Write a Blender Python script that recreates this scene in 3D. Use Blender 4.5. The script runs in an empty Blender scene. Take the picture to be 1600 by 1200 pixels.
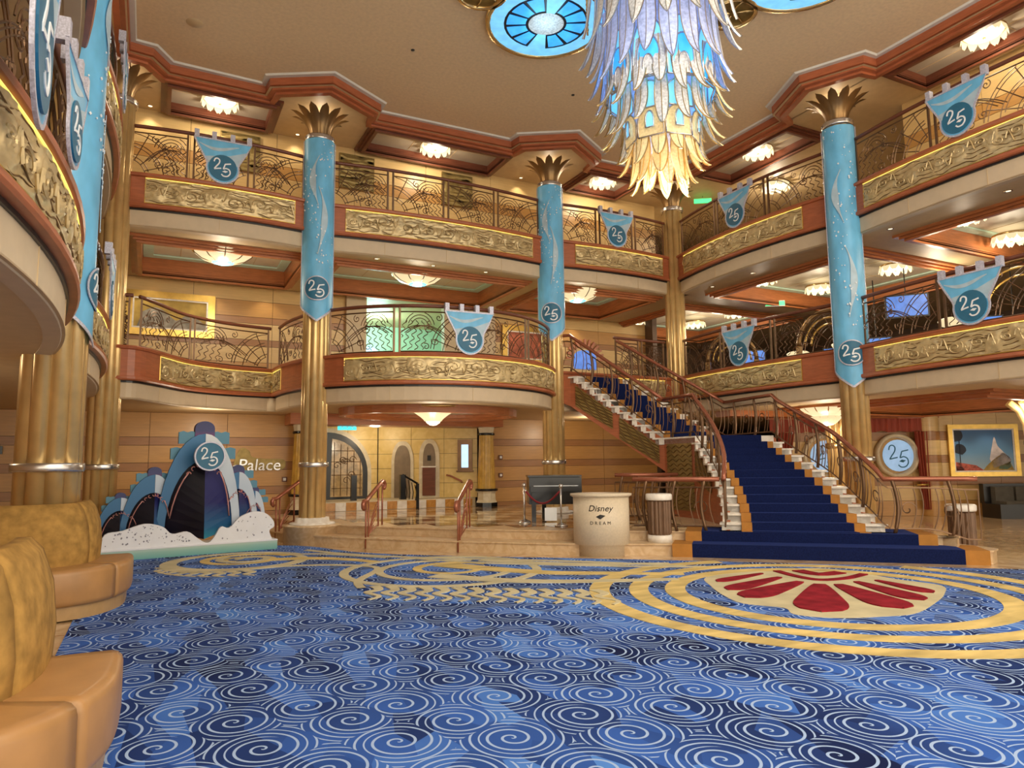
import bpy, math, random
from mathutils import Vector, Matrix
random.seed(7)
K = 1.35                      # plan units -> metres
sc = bpy.context.scene
PI = math.pi
# ------------------------------------------------------------------ camera
TH = math.radians(27.0); PITCH = math.radians(6.33); ROLL = 0.0105
cam_d = bpy.data.cameras.new('camera'); cam_d.sensor_width = 36; cam_d.lens = 1108/1600*36
cam_d.clip_start = 0.05; cam_d.clip_end = 200
cam = bpy.data.objects.new('camera', cam_d); sc.collection.objects.link(cam); sc.camera = cam
fwd = Vector((math.sin(TH)*math.cos(PITCH), math.cos(TH)*math.cos(PITCH), math.sin(PITCH)))
r0 = Vector((math.cos(TH), -math.sin(TH), 0)); u0 = r0.cross(fwd)
rt = r0*math.cos(ROLL)-u0*math.sin(ROLL); up = r0*math.sin(ROLL)+u0*math.cos(ROLL)
M = Matrix((rt, up, -fwd)).transposed().to_4x4(); M.translation = Vector((-2.459, -12.215, 1.29))*K
cam.matrix_world = M
# ------------------------------------------------------------------ world, exposure
wd = bpy.data.worlds.new('world'); sc.world = wd; wd.use_nodes = True
wd.node_tree.nodes['Background'].inputs[0].default_value = (1.0, .88, .70, 1)
wd.node_tree.nodes['Background'].inputs[1].default_value = 1.1
sc.view_settings.view_transform = 'Standard'; sc.view_settings.look = 'None'
sc.view_settings.exposure = 1.45; sc.view_settings.gamma = 1.0
sc.view_settings.use_curve_mapping = False
WARM = (1.0, .84, .62)
def lamp(loc, power, col=WARM, size=.12, kind='POINT', name='lamp_light', rot=None, spot=None):
    d = bpy.data.lights.new(name, kind); d.energy = power; d.color = col
    if kind == 'AREA': d.shape = 'DISK'; d.size = size*K
    else: d.shadow_soft_size = size*K
    if kind == 'SPOT': d.spot_size = spot or math.radians(80); d.spot_blend = .6
    o = bpy.data.objects.new(name, d); sc.collection.objects.link(o); o.location = Vector(loc)*K
    if rot: o.rotation_euler = rot
    return o
# ------------------------------------------------------------------ materials
def newmat(n):
    m = bpy.data.materials.new(n); m.use_nodes = True
    return m, m.node_tree.nodes, m.node_tree.links, m.node_tree.nodes['Principled BSDF']
def mat(n, c, rough=.5, metal=0, var=.12, scale=6, stretch=(1,1,1), bump=0, bscale=None, emit=None, es=0, spec=.5, alpha=1, trans=0):
    m, N, L, b = newmat(n)
    b.inputs['Roughness'].default_value = rough; b.inputs['Metallic'].default_value = metal
    b.inputs['Specular IOR Level'].default_value = spec
    if trans: b.inputs['Transmission Weight'].default_value = trans
    if alpha < 1: b.inputs['Alpha'].default_value = alpha
    tc = N.new('ShaderNodeTexCoord'); mp = N.new('ShaderNodeMapping'); mp.inputs['Scale'].default_value = stretch
    L.new(tc.outputs['Object'], mp.inputs[0])
    nz = N.new('ShaderNodeTexNoise'); nz.inputs['Scale'].default_value = scale; nz.inputs['Detail'].default_value = 3
    L.new(mp.outputs[0], nz.inputs['Vector'])
    cr = N.new('ShaderNodeValToRGB'); e = cr.color_ramp.elements
    e[0].position = .3; e[1].position = .7
    e[0].color = (*[max(0, x*(1-var)) for x in c], 1); e[1].color = (*[min(1, x*(1+var)) for x in c], 1)
    L.new(nz.outputs['Fac'], cr.inputs[0]); L.new(cr.outputs[0], b.inputs['Base Color'])
    if bump:
        bp = N.new('ShaderNodeBump'); bp.inputs['Strength'].default_value = bump; bp.inputs['Distance'].default_value = .02
        if bscale:
            n2 = N.new('ShaderNodeTexNoise'); n2.inputs['Scale'].default_value = bscale; L.new(tc.outputs['Object'], n2.inputs['Vector'])
            L.new(n2.outputs['Fac'], bp.inputs['Height'])
        else: L.new(nz.outputs['Fac'], bp.inputs['Height'])
        L.new(bp.outputs[0], b.inputs['Normal'])
    if emit:
        b.inputs['Emission Color'].default_value = (*emit, 1); b.inputs['Emission Strength'].default_value = es
    return m
def marble(n, a, bcol, rough=.15, scale=2.2, w=.5):
    m, N, L, b = newmat(n); b.inputs['Roughness'].default_value = rough
    tc = N.new('ShaderNodeTexCoord'); nz = N.new('ShaderNodeTexNoise'); nz.inputs['Scale'].default_value = scale
    nz.inputs['Detail'].default_value = 6; nz.inputs['Distortion'].default_value = 1.5
    L.new(tc.outputs['Object'], nz.inputs['Vector'])
    cr = N.new('ShaderNodeValToRGB'); e = cr.color_ramp.elements
    e[0].position = .38; e[0].color = (*a, 1); e[1].position = .62; e[1].color = (*bcol, 1)
    L.new(nz.outputs['Fac'], cr.inputs[0]); L.new(cr.outputs[0], b.inputs['Base Color'])
    return m
MT = {}
MT['red_wood'] = mat('red_wood', (.38,.11,.045), .38, var=.16, scale=3, stretch=(1.2,1.2,9))
MT['dark_wood'] = mat('dark_wood', (.15,.045,.022), .35, var=.2, scale=3, stretch=(1,1,8))
MT['orange_wood'] = mat('orange_wood', (.42,.14,.045), .35, var=.18, scale=3, stretch=(1,1,8))
MT['honey'] = mat('honey_wood', (.68,.47,.20), .32, var=.07, scale=2, stretch=(1,1,10))
MT['honey_dark'] = mat('honey_dark_wood', (.36,.17,.06), .32, var=.1, scale=2, stretch=(1,1,10))
MT['honey_mid'] = mat('honey_mid_wood', (.52,.28,.085), .32, var=.08, scale=2, stretch=(1,1,10))
MT['seam'] = mat('seam', (.10,.05,.02), .6)
MT['beige'] = mat('beige_paint', (.58,.46,.31), .55, var=.04)
MT['soffit'] = mat('soffit_paint', (.58,.43,.24), .55, var=.05)
MT['ceil'] = mat('ceiling_plaster', (.78,.60,.37), .7, var=.06, scale=14, bump=.15)
MT['cove'] = mat('cove_white', (.68,.66,.60), .6, var=.03)
MT['cofpanel'] = mat('coffer_panel', (.40,.34,.26), .5, var=.05, scale=3)
MT['ceiltile'] = mat('ceiling_tile', (.68,.6,.46), .5, var=.04, scale=3)
MT['bronze'] = mat('bronze', (.68,.47,.20), .3, .55, var=.1, scale=4)
MT['capital'] = mat('capital_bronze', (.24,.145,.06), .36, .75, var=.15, scale=4)
MT['rail_bronze'] = mat('rail_bronze', (.17,.095,.05), .38, .6, var=.12)
MT['silver'] = mat('silver', (.62,.60,.58), .25, .9, var=.05)
MT['copper'] = mat('copper_rail', (.34,.115,.065), .25, .35, var=.1)
MT['gold_relief'] = mat('gold_relief', (.56,.43,.22), .36, .35, var=.15, scale=9)
MT['plaque'] = mat('bronze_plaque', (.28,.20,.07), .4, .7, var=.2, scale=9)
MT['gold_frame'] = mat('gold_frame', (.62,.40,.10), .3, .8, var=.15)
MT['led'] = mat('led_strip', (.9,.8,.2), .5, emit=(1.0,.82,.16), es=.42)
MT['black'] = mat('black', (.012,.011,.011), .35)
MT['blackgloss'] = mat('black_lacquer', (.006,.006,.007), .2)
MT['marble_floor'] = marble('marble_floor', (.50,.33,.17), (.68,.51,.32), .12)
MT['marble_step'] = marble('marble_step', (.55,.37,.20), (.66,.49,.30), .3, 5)
MT['marble_white'] = marble('marble_white', (.72,.66,.58), (.84,.8,.74), .3, 4)
MT['tile_cream'] = marble('tile_cream', (.62,.47,.27), (.74,.60,.40), .07, 4)
MT['tile_brown'] = marble('tile_brown', (.15,.075,.028), (.28,.15,.06), .07, 4)
MT['tile_amber'] = marble('tile_amber', (.45,.2,.04), (.60,.31,.08), .15, 4)
MT['stone'] = marble('sandstone', (.70,.50,.16), (.78,.58,.22), .4, 3)
MT['stone_light'] = marble('pale_stone', (.62,.52,.34), (.70,.62,.45), .4, 3)
MT['niche'] = mat('niche_panel', (.22,.16,.10), .5)
MT['pedestal'] = mat('pedestal_stone', (.64,.54,.40), .45, var=.06, scale=30)
MT['blue_runner'] = mat('blue_runner', (.006,.012,.062), .9, var=.25, scale=40, spec=.1)
_b = MT['blue_runner'].node_tree.nodes['Principled BSDF']; _b.inputs['Sheen Weight'].default_value = .2; _b.inputs['Sheen Tint'].default_value = (.12,.22,.9,1); _b.inputs['Sheen Roughness'].default_value = .4
MT['amber_border'] = mat('amber_border', (.42,.19,.045), .8, var=.1, spec=.15)
MT['banner'] = mat('banner_satin', (.14,.46,.74), .42, var=.2, scale=3, stretch=(1,1,.5))
MT['banner_pale'] = mat('banner_pale', (.42,.56,.66), .45, var=.1)
MT['badge'] = mat('badge_teal', (.02,.14,.25), .5, var=.08)
MT['trim_lilac'] = mat('silver_trim', (.50,.50,.60), .4, .2, var=.25, scale=60)
MT['white'] = mat('white_print', (.82,.86,.9), .5, var=.03)
MT['suede'] = mat('suede', (.36,.205,.055), .85, var=.28, scale=9, bump=.12, spec=.2)
MT['leather'] = mat('tan_leather', (.42,.22,.08), .36, var=.1, scale=4, bump=.05)
MT['plinth'] = mat('plinth_wood', (.42,.26,.11), .35, var=.1)
MT['glassglow'] = mat('lit_glass', (.17,.14,.09), .3, emit=(1.0,.80,.45), es=.34)
MT['glasshot'] = mat('lit_glass_core', (.2,.18,.14), .3, emit=(1.0,.86,.58), es=.6)
MT['exit'] = mat('exit_green', (.1,.7,.2), .5, emit=(.05,.8,.2), es=.7)
MT['exit_cyan'] = mat('exit_cyan', (.1,.7,.7), .5, emit=(.03,.75,.85), es=.7)
MT['screen'] = mat('blue_screen', (.05,.14,.4), .3, var=.5, scale=5, emit=(.08,.26,.9), es=.22)
MT['screen_pale'] = mat('pale_screen', (.5,.75,1), .3, emit=(.35,.65,1.0), es=.5)
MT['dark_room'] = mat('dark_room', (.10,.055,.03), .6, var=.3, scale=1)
MT['mint'] = mat('mint_wall', (.55,.75,.62), .5, var=.05)
MT['rose_wood'] = mat('rose_wood', (.50,.20,.12), .4, var=.1)
MT['rope'] = mat('red_rope', (.22,.01,.02), .7)
MT['curtain'] = mat('curtain_red', (.30,.05,.025), .7, var=.25, scale=10, stretch=(6,6,.3))
MT['grey_sofa'] = mat('grey_sofa', (.11,.10,.08), .8)
MT['brown_flute'] = mat('bin_brown', (.16,.09,.05), .35, .3)
# prop colours
def ramp_mat(n, stops, axis=2, z0=0., z1=1., rough=.45, noise=0):
    m, N, L, b = newmat(n); b.inputs['Roughness'].default_value = rough
    tc = N.new('ShaderNodeTexCoord'); sx = N.new('ShaderNodeSeparateXYZ'); L.new(tc.outputs['Object'], sx.inputs[0])
    mr = N.new('ShaderNodeMapRange'); mr.inputs[1].default_value = z0*K; mr.inputs[2].default_value = z1*K
    L.new(sx.outputs[axis], mr.inputs[0])
    cr = N.new('ShaderNodeValToRGB'); el = cr.color_ramp.elements
    while len(el) < len(stops): el.new(.5)
    for e, (p, c) in zip(el, stops): e.position = p; e.color = (*c, 1)
    L.new(mr.outputs[0], cr.inputs[0]); L.new(cr.outputs[0], b.inputs['Base Color'])
    return m
MT['p_blue'] = ramp_mat('sail_blue', [(0,(.015,.10,.24)),(1,(.025,.17,.38))], z0=0, z1=1.9)
MT['p_white'] = ramp_mat('sail_white', [(0,(.62,.68,.78)),(.5,(.45,.55,.68)),(1,(.75,.80,.85))], z0=0, z1=1.9)
MT['p_dark'] = mat('hull_black', (.004,.003,.010), .35, var=.3, scale=2, spec=.2)
MT['p_navy'] = ramp_mat('hull_navy', [(0,(.02,.30,.36)),(.2,(.01,.10,.24)),(.45,(.006,.010,.11)),(1,(.010,.010,.13))], z0=.1, z1=1.5)
MT['p_purple'] = ramp_mat('turret', [(0,(.28,.02,.10)),(.35,(.10,.02,.14)),(.6,(.025,.03,.14)),(1,(.02,.025,.12))], z0=1.62, z1=2.1)
MT['p_teal'] = ramp_mat('deck_teal', [(0,(.06,.19,.28)),(1,(.07,.24,.36))], z0=.2, z1=1.8)
MT['p_foam'] = mat('foam_white', (.74,.76,.82), .5, var=.03)
MT['p_base'] = ramp_mat('prop_base', [(0,(.12,.36,.34)),(.5,(.25,.46,.40)),(1,(.55,.62,.55))], axis=2, z0=0., z1=.16)
MT['p_rose'] = mat('rose_gold_line', (.62,.30,.28), .35, .4)
MT['p_dot'] = mat('foam_dot', (.20,.20,.26), .5)
# carpet
def carpet_mat():
    m, N, L, b = newmat('swirl_carpet'); b.inputs['Roughness'].default_value = .95; b.inputs['Specular IOR Level'].default_value = .1
    tc = N.new('ShaderNodeTexCoord')
    def math_(op, a, b_=None, c=None):
        n = N.new('ShaderNodeMath'); n.operation = op
        for i, v in enumerate((a, b_, c)):
            if v is None: continue
            if isinstance(v, (int, float)): n.inputs[i].default_value = v
            else: L.new(v, n.inputs[i])
        return n.outputs[0]
    mp = N.new('ShaderNodeMapping'); mp.inputs['Scale'].default_value = (1.9, 1.75, 0); mp.inputs['Rotation'].default_value = (0, 0, -.42)
    L.new(tc.outputs['Object'], mp.inputs[0])
    wob = N.new('ShaderNodeTexNoise'); wob.inputs['Scale'].default_value = 1.3; L.new(mp.outputs[0], wob.inputs['Vector'])
    vo = N.new('ShaderNodeTexVoronoi'); vo.voronoi_dimensions = '2D'; vo.inputs['Scale'].default_value = 1; vo.inputs['Randomness'].default_value = .32
    L.new(mp.outputs[0], vo.inputs['Vector'])
    sub = N.new('ShaderNodeVectorMath'); sub.operation = 'SUBTRACT'; L.new(mp.outputs[0], sub.inputs[0]); L.new(vo.outputs['Position'], sub.inputs[1])
    sx = N.new('ShaderNodeSeparateXYZ'); L.new(sub.outputs[0], sx.inputs[0])
    r = vo.outputs['Distance']
    ang = math_('ARCTAN2', sx.outputs[1], sx.outputs[0])
    ph = math_('SUBTRACT', math_('MULTIPLY', math_('POWER', r, .8), 5.0), math_('DIVIDE', ang, 2*PI))
    fr = math_('FRACT', ph)
    d1 = math_('ABSOLUTE', math_('SUBTRACT', fr, .5))
    line = math_('LESS_THAN', d1, math_('ADD', .07, math_('MULTIPLY', math_('SUBTRACT', .5, r), .10)))
    # the double line in the outer turns
    line2 = math_('MULTIPLY', math_('GREATER_THAN', d1, .45), math_('GREATER_THAN', r, .34))
    lines = math_('MINIMUM', math_('ADD', line, line2), 1.0)
    # blue shards
    mp2 = N.new('ShaderNodeMapping'); mp2.inputs['Scale'].default_value = (3.2, 1.5, 0); mp2.inputs['Rotation'].default_value = (0, 0, .5); L.new(tc.outputs['Object'], mp2.inputs[0])
    v2 = N.new('ShaderNodeTexVoronoi'); v2.voronoi_dimensions = '2D'; v2.inputs['Scale'].default_value = 1.4; L.new(mp2.outputs[0], v2.inputs['Vector'])
    sc_ = N.new('ShaderNodeSeparateColor'); L.new(v2.outputs['Color'], sc_.inputs[0])
    big = N.new('ShaderNodeTexNoise'); big.inputs['Scale'].default_value = .45; L.new(tc.outputs['Object'], big.inputs['Vector'])
    mix = math_('ADD', math_('MULTIPLY', sc_.outputs[0], .62), math_('MULTIPLY', math_('SUBTRACT', big.outputs['Fac'], .5), 1.1))
    mix = math_('ADD', mix, .13)
    cr = N.new('ShaderNodeValToRGB'); el = cr.color_ramp.elements
    for p in (.3, .6): el.new(p)
    for e, (p, c) in zip(el, [(0,(.006,.012,.06)),(.3,(.018,.045,.19)),(.62,(.04,.12,.47)),(1,(.10,.27,.74))]): e.position = p; e.color = (*c, 1)
    L.new(mix, cr.inputs[0])
    mx = N.new('ShaderNodeMix'); mx.data_type = 'RGBA'; L.new(lines, mx.inputs[0]); L.new(cr.outputs[0], mx.inputs[6]); mx.inputs[7].default_value = (.36,.50,.78,1)
    L.new(mx.outputs[2], b.inputs['Base Color'])
    return m
MT['carpet'] = carpet_mat()
MT['inlay_gold'] = mat('carpet_gold', (.64,.49,.20), .95, var=.28, scale=1.3, stretch=(1,3,1), spec=.1)
MT['inlay_cream'] = mat('carpet_cream', (.58,.52,.34), .95, var=.15, scale=2, spec=.1)
MT['inlay_red'] = mat('carpet_red', (.25,.016,.028), .95, var=.3, scale=5, spec=.1)
# chandelier
MT['feather'] = mat('feather_glass', (.55,.54,.52), .25, var=.35, scale=26, emit=(.95,.88,.78), es=.06)
MT['feather_blue'] = mat('feather_bluish', (.42,.46,.66), .25, var=.3, scale=20, emit=(.45,.55,1.0), es=.10)
MT['feather_gold'] = mat('feather_gold_glass', (.70,.55,.30), .25, var=.25, scale=26, emit=(1.0,.72,.32), es=.14)
MT['cyan_glass'] = mat('cyan_glass', (.1,.55,.9), .2, var=.25, scale=4, emit=(.02,.30,1.0), es=.34)
MT['aqua_glass'] = mat('aqua_glass', (.3,.75,.9), .2, var=.2, scale=4, emit=(.14,.52,1.0), es=.30)
MT['gold_edge'] = mat('gold_edge', (.70,.50,.22), .25, .9)
# ------------------------------------------------------------------ geometry helpers
COL = sc.collection
class MB:
    def __init__(s): s.v = []; s.f = []; s.sm = []
    def add(s, vs, fs, smooth=False):
        o = len(s.v); s.v += [tuple(v) for v in vs]; s.f += [tuple(i+o for i in f) for f in fs]; s.sm += [smooth]*len(fs); return s
    def box(s, x0, x1, y0, y1, z0, z1):
        return s.add([(x0,y0,z0),(x1,y0,z0),(x1,y1,z0),(x0,y1,z0),(x0,y0,z1),(x1,y0,z1),(x1,y1,z1),(x0,y1,z1)],
                     [(0,3,2,1),(4,5,6,7),(0,1,5,4),(1,2,6,5),(2,3,7,6),(3,0,4,7)])
    def bar(s, a, b, w, h, upv=(0,0,1)):
        a = Vector(a); b = Vector(b); d = (b-a).normalized(); upv = Vector(upv)
        if abs(d.dot(upv)) > .98: upv = Vector((1,0,0))
        x = d.cross(upv).normalized()*w/2; y = x.cross(d).normalized()*h/2
        vs = [p+q for p in (a, b) for q in (-x-y, x-y, x+y, -x+y)]
        return s.add(vs, [(3,2,1,0),(4,5,6,7),(0,1,5,4),(1,2,6,5),(2,3,7,6),(3,0,4,7)])
    def prism(s, poly, z0, z1):
        n = len(poly); a = sum(poly[i][0]*poly[(i+1)%n][1]-poly[(i+1)%n][0]*poly[i][1] for i in range(n))
        if a < 0: poly = poly[::-1]
        vs = [(p[0],p[1],z0) for p in poly]+[(p[0],p[1],z1) for p in poly]
        return s.add(vs, [tuple(range(n))[::-1], tuple(range(n,2*n))]+[(i,(i+1)%n,n+(i+1)%n,n+i) for i in range(n)])
    def vprism(s, poly, M):            # 2D (x,z) polygon with thickness along y, through frame M(x,y,z)
        pass
    def tube(s, pts, r, n=6, cap=True, radii=None):
        pts = [Vector(p) for p in pts]; m = len(pts)
        if m < 2: return s
        t0 = (pts[1]-pts[0]).normalized(); ref = Vector((0,0,1)) if abs(t0.z) < .9 else Vector((1,0,0))
        vs = []; nrm = (ref - t0*ref.dot(t0)).normalized()
        for i, p in enumerate(pts):
            t = (pts[min(i+1,m-1)]-pts[max(i-1,0)])
            t = t.normalized() if t.length > 1e-9 else t0
            nrm = (nrm - t*nrm.dot(t)); nrm = nrm.normalized() if nrm.length > 1e-6 else Vector((1,0,0))
            bn = t.cross(nrm); rr = radii[i] if radii else r
            vs += [p+nrm*rr*math.cos(2*PI*k/n)+bn*rr*math.sin(2*PI*k/n) for k in range(n)]
        fs = [(i*n+k, i*n+(k+1)%n, (i+1)*n+(k+1)%n, (i+1)*n+k) for i in range(m-1) for k in range(n)]
        if cap: fs += [tuple(range(n))[::-1], tuple((m-1)*n+k for k in range(n))]
        return s.add(vs, fs, n > 4)
    def lathe(s, prof, n=24, c=(0,0,0), sx=1, sy=1, a0=0, a1=2*PI, smooth=True, flute=None):
        full = abs(a1-a0-2*PI) < 1e-6; m = n if full else n+1; vs = []
        for r, z in prof:
            for k in range(m):
                a = a0+(a1-a0)*k/n; rr = r*(flute(a) if flute else 1)
                vs.append((c[0]+rr*sx*math.cos(a), c[1]+rr*sy*math.sin(a), c[2]+z))
        fs = []
        for i in range(len(prof)-1):
            for k in range(n):
                k2 = (k+1)%m; fs.append((i*m+k, i*m+k2, (i+1)*m+k2, (i+1)*m+k))
        return s.add(vs, fs, smooth)
    def sweep(s, path, prof, closed=False, caps=True, smooth=False):
        m = len(prof); vs = []
        for p, n in path: vs += [(p[0]+n[0]*o, p[1]+n[1]*o, z) for o, z in prof]
        L = len(path); fs = []
        for i in range(L-1 if not closed else L):
            j = (i+1)%L
            for k in range(m):
                k2 = (k+1)%m; fs.append((i*m+k, i*m+k2, j*m+k2, j*m+k))
        if caps and not closed: fs += [tuple(range(m))[::-1], tuple((L-1)*m+k for k in range(m))]
        return s.add(vs, fs, smooth)
    def grid(s, fn, nu, nv, smooth=True):
        vs = [fn(i/nu, j/nv) for j in range(nv+1) for i in range(nu+1)]
        return s.add(vs, [(j*(nu+1)+i, j*(nu+1)+i+1, (j+1)*(nu+1)+i+1, (j+1)*(nu+1)+i) for j in range(nv) for i in range(nu)], smooth)
    def ribbon(s, pts, w, t, z=0):     # flat ribbon in xy plane with thickness t, w float or fn
        n = len(pts); vs = []
        for i, p in enumerate(pts):
            a = pts[max(i-1,0)]; b = pts[min(i+1,n-1)]; dx, dy = b[0]-a[0], b[1]-a[1]; l = math.hypot(dx,dy) or 1
            ww = (w(i/(n-1)) if callable(w) else w)/2; nx, ny = -dy/l*ww, dx/l*ww
            vs += [(p[0]+nx,p[1]+ny,z+t),(p[0]-nx,p[1]-ny,z+t),(p[0]+nx,p[1]+ny,z),(p[0]-nx,p[1]-ny,z)]
        fs = []
        for i in range(n-1):
            a = 4*i; b = a+4
            fs += [(a+1,b+1,b,a),(a,b,b+2,a+2),(a+3,b+3,b+1,a+1)]
        return s.add(vs, fs)
    def xform(s, f): s.v = [tuple(f(Vector(v))) for v in s.v]; return s
    def build(s, name, m, parent=None, loc=None):
        me = bpy.data.meshes.new(name); me.from_pydata([(x*K,y*K,z*K) for x,y,z in s.v], [], s.f)
        me.polygons.foreach_set('use_smooth', s.sm); me.materials.append(MT[m] if isinstance(m, str) else m); me.update()
        o = bpy.data.objects.new(name, me); COL.objects.link(o)
        if parent: o.parent = parent
        if loc: o.location = Vector(loc)*K
        return o
def tag(o, label=None, cat=None, group=None, kind=None):
    if label: o['label'] = label
    if cat: o['category'] = cat
    if group: o['group'] = group
    if kind: o['kind'] = kind
    return o
def struct(o, label=None): 
    o['kind'] = 'structure'
    if label: o['label'] = label
    return o
def thing(name, label, cat, loc=(0,0,0), rz=0, group=None):
    o = bpy.data.objects.new(name, None); COL.objects.link(o); o.location = Vector(loc)*K; o.rotation_euler = (0,0,rz)
    o.empty_display_size = .1
    return tag(o, label, cat, group)
def dup(root, loc=None, rz=None, label=None, group=None):
    def cp(o, par):
        c = o.copy(); COL.objects.link(c)
        if par: c.parent = par
        for ch in o.children: cp(ch, c)
        return c
    r = cp(root, None)
    if loc is not None: r.location = Vector(loc)*K
    if rz is not None: r.rotation_euler = (0,0,rz)
    if label: r['label'] = label
    if group: r['group'] = group
    return r
def lerp(a, b, t): return tuple(x+(y-x)*t for x, y in zip(a, b))
def smooth_poly(pts, n=8, closed=False):     # Catmull-Rom
    out = []; L = len(pts); R = range(L if closed else L-1)
    for i in R:
        g = (lambda k: pts[k%L]) if closed else (lambda k: pts[max(0,min(L-1,k))])
        p0, p1, p2, p3 = g(i-1), g(i), g(i+1), g(i+2)
        for j in range(n):
            t = j/n
            out.append(tuple(.5*((2*b)+(-a+c)*t+(2*a-5*b+4*c-d)*t*t+(-a+3*b-3*c+d)*t**3) for a,b,c,d in zip(p0,p1,p2,p3)))
    if not closed: out.append(tuple(pts[-1]))
    return out
def with_normals(pts):
    out = []; n = len(pts)
    for i, p in enumerate(pts):
        nx = ny = 0
        for a, b in ((i-1, i), (i, i+1)):
            if a < 0 or b >= n: continue
            dx, dy = pts[b][0]-pts[a][0], pts[b][1]-pts[a][1]; l = math.hypot(dx, dy) or 1
            nx += dy/l; ny += -dx/l
        l = math.hypot(nx, ny) or 1; nx /= l; ny /= l
        out.append(((p[0],p[1]), (nx, ny)))
    return out
class Path:
    def __init__(s, pts):
        s.p = pts; s.pn = with_normals(pts); s.c = [0]
        for a, b in zip(pts, pts[1:]): s.c.append(s.c[-1]+math.hypot(b[0]-a[0], b[1]-a[1]))
        s.L = s.c[-1]
    def at(s, d):
        d = max(0, min(s.L, d))
        for i in range(len(s.c)-1):
            if d <= s.c[i+1] or i == len(s.c)-2:
                t = (d-s.c[i])/((s.c[i+1]-s.c[i]) or 1); p = lerp(s.p[i], s.p[i+1], t)
                n = lerp(s.pn[i][1], s.pn[i+1][1], t); l = math.hypot(*n) or 1
                return p, (n[0]/l, n[1]/l)
    def pt(s, d, off, z): p, n = s.at(d); return (p[0]+n[0]*off, p[1]+n[1]*off, z)
    def seg(s, a, b, step=.12):
        k = max(2, int((b-a)/step)+1); return [s.at(a+(b-a)*i/k) for i in range(k+1)]
def bay(a, b, bulge, n=14):            # gently bulged bay between two columns
    d = (b[0]-a[0], b[1]-a[1]); l = math.hypot(*d); nx, ny = d[1]/l, -d[0]/l
    return [(a[0]+d[0]*t+nx*bulge*4*t*(1-t), a[1]+d[1]*t+ny*bulge*4*t*(1-t)) for t in [i/n for i in range(n+1)]]
_txt = {}
def text_geo(s, size=1, shear=0):
    key = (s, shear)
    if key not in _txt:
        c = bpy.data.curves.new('t', 'FONT'); c.body = s; c.shear = shear; c.align_x = 'CENTER'; c.extrude = .02; c.resolution_u = 3
        o = bpy.data.objects.new('t', c); COL.objects.link(o); bpy.context.view_layer.update()
        me = o.evaluated_get(bpy.context.evaluated_depsgraph_get()).to_mesh()
        _txt[key] = ([tuple(v.co) for v in me.vertices], [tuple(p.vertices) for p in me.polygons])
        bpy.data.objects.remove(o); bpy.data.curves.remove(c)
    v, f = _txt[key]
    return [(x*size, y*size, z*size) for x,y,z in v], f
# ------------------------------------------------------------------ key levels and plan
Z4, Z4b, Z4g = 3.12, 2.59, 2.32
Z5, Z5b, Z5g = 5.865, 5.31, 5.03
ZS, ZC = 7.54, 7.72                   # deck-5 soffit, raised centre ceiling
PLAT = .30; STEP = .165
Lc, C2, C3, C4, C5, L0 = (-3.1,0), (0,0), (4.72,.07), (7.98,.12), (7.86,-4.4), (-3.3,-4.35)
BL, BR = -8.9, -9.2
bays5 = {
 'left_near': bay((-3.22,BL),(-3.24,-4.4),.24), 'left_far': bay((-3.24,-4.4),(-3.2,0),.22),
 'back_left': bay((-3.2,.0),(0,.02),.17), 'back_mid': bay((0,.02),(4.72,.06),.2), 'back_right': bay((4.72,.06),(7.98,.1),.14),
 'right_far': bay((7.98,.1),(7.92,-4.4),.27), 'right_near': bay((7.92,-4.4),(7.9,BR),.25)}
conc = smooth_poly([(-3.2,-.05),(-2.72,-.09),(-2.35,.45),(-1.9,1.2),(-1.2,1.68),(-.42,1.9)], 5)
turn = smooth_poly([(-.42,1.9),(-.36,1.1),(-.15,.25),(0,0)], 4)
arc4 = []
for i in range(25):
    t = i/24; R = (2.36**2+1.36**2)/(2*1.36); a0 = math.asin(2.36/R); a = -a0+2*a0*t
    arc4.append((2.36+R*math.sin(a), -(R*math.cos(a)-(R-1.36))))
bays4 = {
 'left_near': bay((-3.24,BL),(-3.24,-4.5),.25), 'left_far': bay((-3.24,-4.5),(-3.2,-.05),.2),
 'back_left': conc, 'back_turn': turn, 'back_mid': arc4, 'back_right': bay((4.72,0.),(7.9,.1),.0),
 'right_far': bay((7.9,.1),(7.82,-4.4),.2), 'right_near': bay((7.82,-4.4),(7.75,BR),.25)}
# ------------------------------------------------------------------ floor, carpet, platform
f = MB(); f.box(-9, 18, -17, 8, -.2, 0); fl = struct(f.build('floor', 'marble_floor'), 'polished beige marble floor around the carpet')
# tile joints near the left edge
j = MB()
for k in range(9): j.box(-4.6, -2.98, -10+k*1.1, -9.985+k*1.1, 0, .002)
for k in range(3): j.box(-3.5-k*.8, -3.485-k*.8, -10.5, .5, 0, .002)
j.build('tile_joint', 'honey_dark', fl)['kind'] = 'stuff'
edge_pts = smooth_poly([(-2.98,-.5),(-.56,-.2),(.38,-1.87),(1.4,-2.9),(2.7,-3.98),(3.93,-5.05),(6.3,-7.23),(9.,-9.6)], 6)
cp_ = edge_pts+[(11,-12),(11,-16),(-2.98,-16)]
carpet = MB().prism(cp_, .0, .012).build('carpet', 'carpet')
tag(carpet, 'blue swirl patterned carpet with gold rings and red fan', 'carpet')
CZ = .012
_ic = [0]
def inlay(name, pts, w, m='inlay_gold', lvl=0):
    _ic[0] += 1
    return MB().ribbon(pts, w, .004+lvl*.009+_ic[0]*.00012, CZ).build(name, m, carpet)
def inside_carpet(p):
    x, y = p
    if x < -2.9: return False
    for a, b in zip(edge_pts, edge_pts[1:]):
        if a[0] <= x <= b[0]: return y < a[1]+(b[1]-a[1])*(x-a[0])/((b[0]-a[0]) or 1)-.06
    return True
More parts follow.
